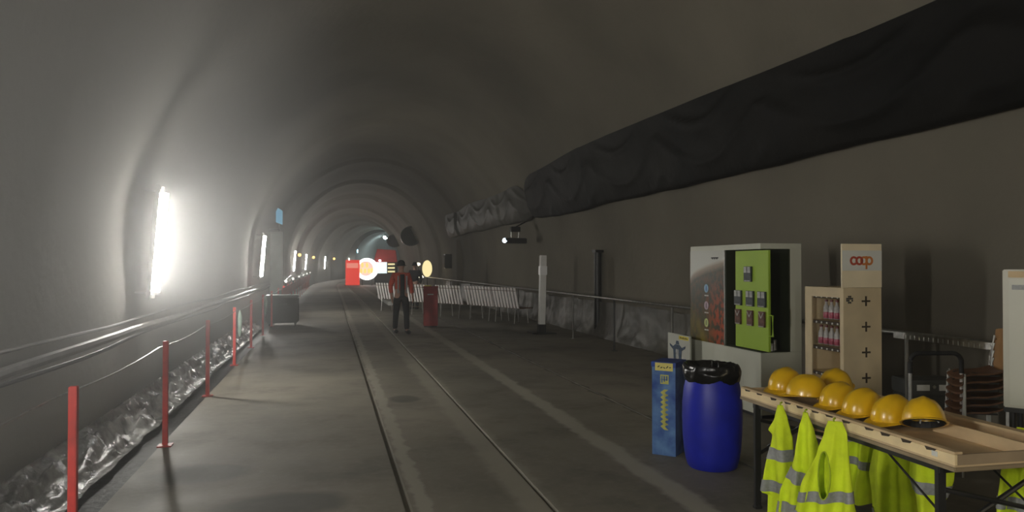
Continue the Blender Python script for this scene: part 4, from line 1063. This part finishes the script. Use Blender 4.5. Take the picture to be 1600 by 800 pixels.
# ------------------------------------------------------------------ stacked chairs
def make_chair():
    r = empty('stacking_chair', (0, 0, 0), 0, 'x', 'chair', 'stacked wooden chairs with chrome legs')
    # faces local -x ; backrest at +x
    b = MB()
    def st(u, v, dz):
        x = -.20+.40*u; y = (-.19+.38*v)*(1-.06*abs(u-.5)*2)
        return Vector((x, y, 0.455+(.03*((u-.5)**2)*4 if u > .5 else -.028*((.5-u)*2)**3)-.016*(1-((v-.5)*2)**2)+dz))
    nu = 12
    top = b.grid(nu, nu, lambda u, v: st(u, v, 0)); bot = b.grid(nu, nu, lambda u, v: st(u, v, -.012))
    for i in range(nu-1):
        b.bm.faces.new((top[0][i], top[0][i+1], bot[0][i+1], bot[0][i])); b.bm.faces.new((top[-1][i], top[-1][i+1], bot[-1][i+1], bot[-1][i]))
        b.bm.faces.new((top[i][0], top[i+1][0], bot[i+1][0], bot[i][0])); b.bm.faces.new((top[i][-1], top[i+1][-1], bot[i+1][-1], bot[i][-1]))
    b.build('seat', M_chairs, r, smooth='auto')
    b = MB()
    def bk(u, v, d):
        y = -.19+.38*u; z = .59+.165*v; return Vector((.235+.03*v-.03*(1-((u-.5)*2)**2)*-1+d, y, z-.012*abs((u-.5)*2)**4*(1 if v > .5 else -1)))
    top = b.grid(nu, nu, lambda u, v: bk(u, v, 0)); bot = b.grid(nu, nu, lambda u, v: bk(u, v, .012))
    for i in range(nu-1):
        b.bm.faces.new((top[0][i], top[0][i+1], bot[0][i+1], bot[0][i])); b.bm.faces.new((top[-1][i], top[-1][i+1], bot[-1][i+1], bot[-1][i]))
        b.bm.faces.new((top[i][0], top[i+1][0], bot[i+1][0], bot[i][0])); b.bm.faces.new((top[i][-1], top[i+1][-1], bot[i+1][-1], bot[i][-1]))
    b.build('backrest', M_chair, r, smooth='auto')
    b = MB()
    b.box(-.16, .16, -.14, -.12, .43, .442); b.box(-.16, .16, .12, .14, .43, .442); b.box(-.01, .01, -.12, .12, .43, .442); b.build('seat_frame', M_black, r)
    for s in (-1, 1):
        b = MB(); b.tube([(-.18, s*.207, 0), (-.18, s*.207, .43), (-.17, s*.19, .445)], .010, 8); b.build('leg', M_chrome, r, smooth='auto')
        b = MB(); b.tube([(.212, s*.207, 0), (.212, s*.207, .42), (.215, s*.20, .55), (.245, s*.17, .70)], .011, 8); b.build('leg', M_chrome, r, smooth='auto')
    return r
ch = make_chair()
cw = ['lowest of the stacked wooden chairs', 'second from the bottom of the stacked wooden chairs', 'third from the bottom of the stacked wooden chairs', 'third from the top of the stacked wooden chairs', 'second from the top of the stacked wooden chairs', 'topmost of the stacked wooden chairs, its orange-brown backrest clear']
for k in range(6):
    o = ch if k == 0 else copy_tree(ch)
    o.location = (4.99+.003*k, 4.86-.002*k, .060*k); o.scale = (.8, .8, 1.12); o.rotation_euler = (0, 0, -R(24)); o['label'] = cw[k]

# pale cabinet on a black table at the right edge
r = empty('side_table', (4.10, 3.77, 0), -R(52.7), 'black side table under the pale grey cabinet at the right edge', 'table')
b = MB(); b.box(0, 1.1, 0, .6, .735, .765); b.build('tabletop', M_black, r, bevel=.004)
for x in (.04, 1.06):
    for y in (.06, .56):
        b = MB(); b.tube([(x, y, 0), (x, y, .735)], .016, 8); b.build('leg', M_black, r)
r = empty('grey_cabinet', (4.10, 3.77, .765), -R(52.7), 'tall pale grey cabinet cut by the right edge of the view', 'cabinet')
b = MB(); b.box(0, .8, 0, .5, 0, .86); b.build('body', M_board, r, bevel=.006)
b = MB(); b.box(.035, .79, -.012, 0, .02, .80); b.build('door', mat('pale_grey_door', (.60, .60, .51), .3, noise_s=2, noise_a=.05), r, bevel=.003)
b = MB(); b.box(.05, .14, -.016, -.012, .735, .765); b.build('label', M_refl, r)
b = MB(); b.box(.03, .79, -.006, 0, .81, .85); b.build('header_strip', M_ply2, r)

# dark patches on the wall behind: fixed black drainage mats are not present; loose stool legs under the side table
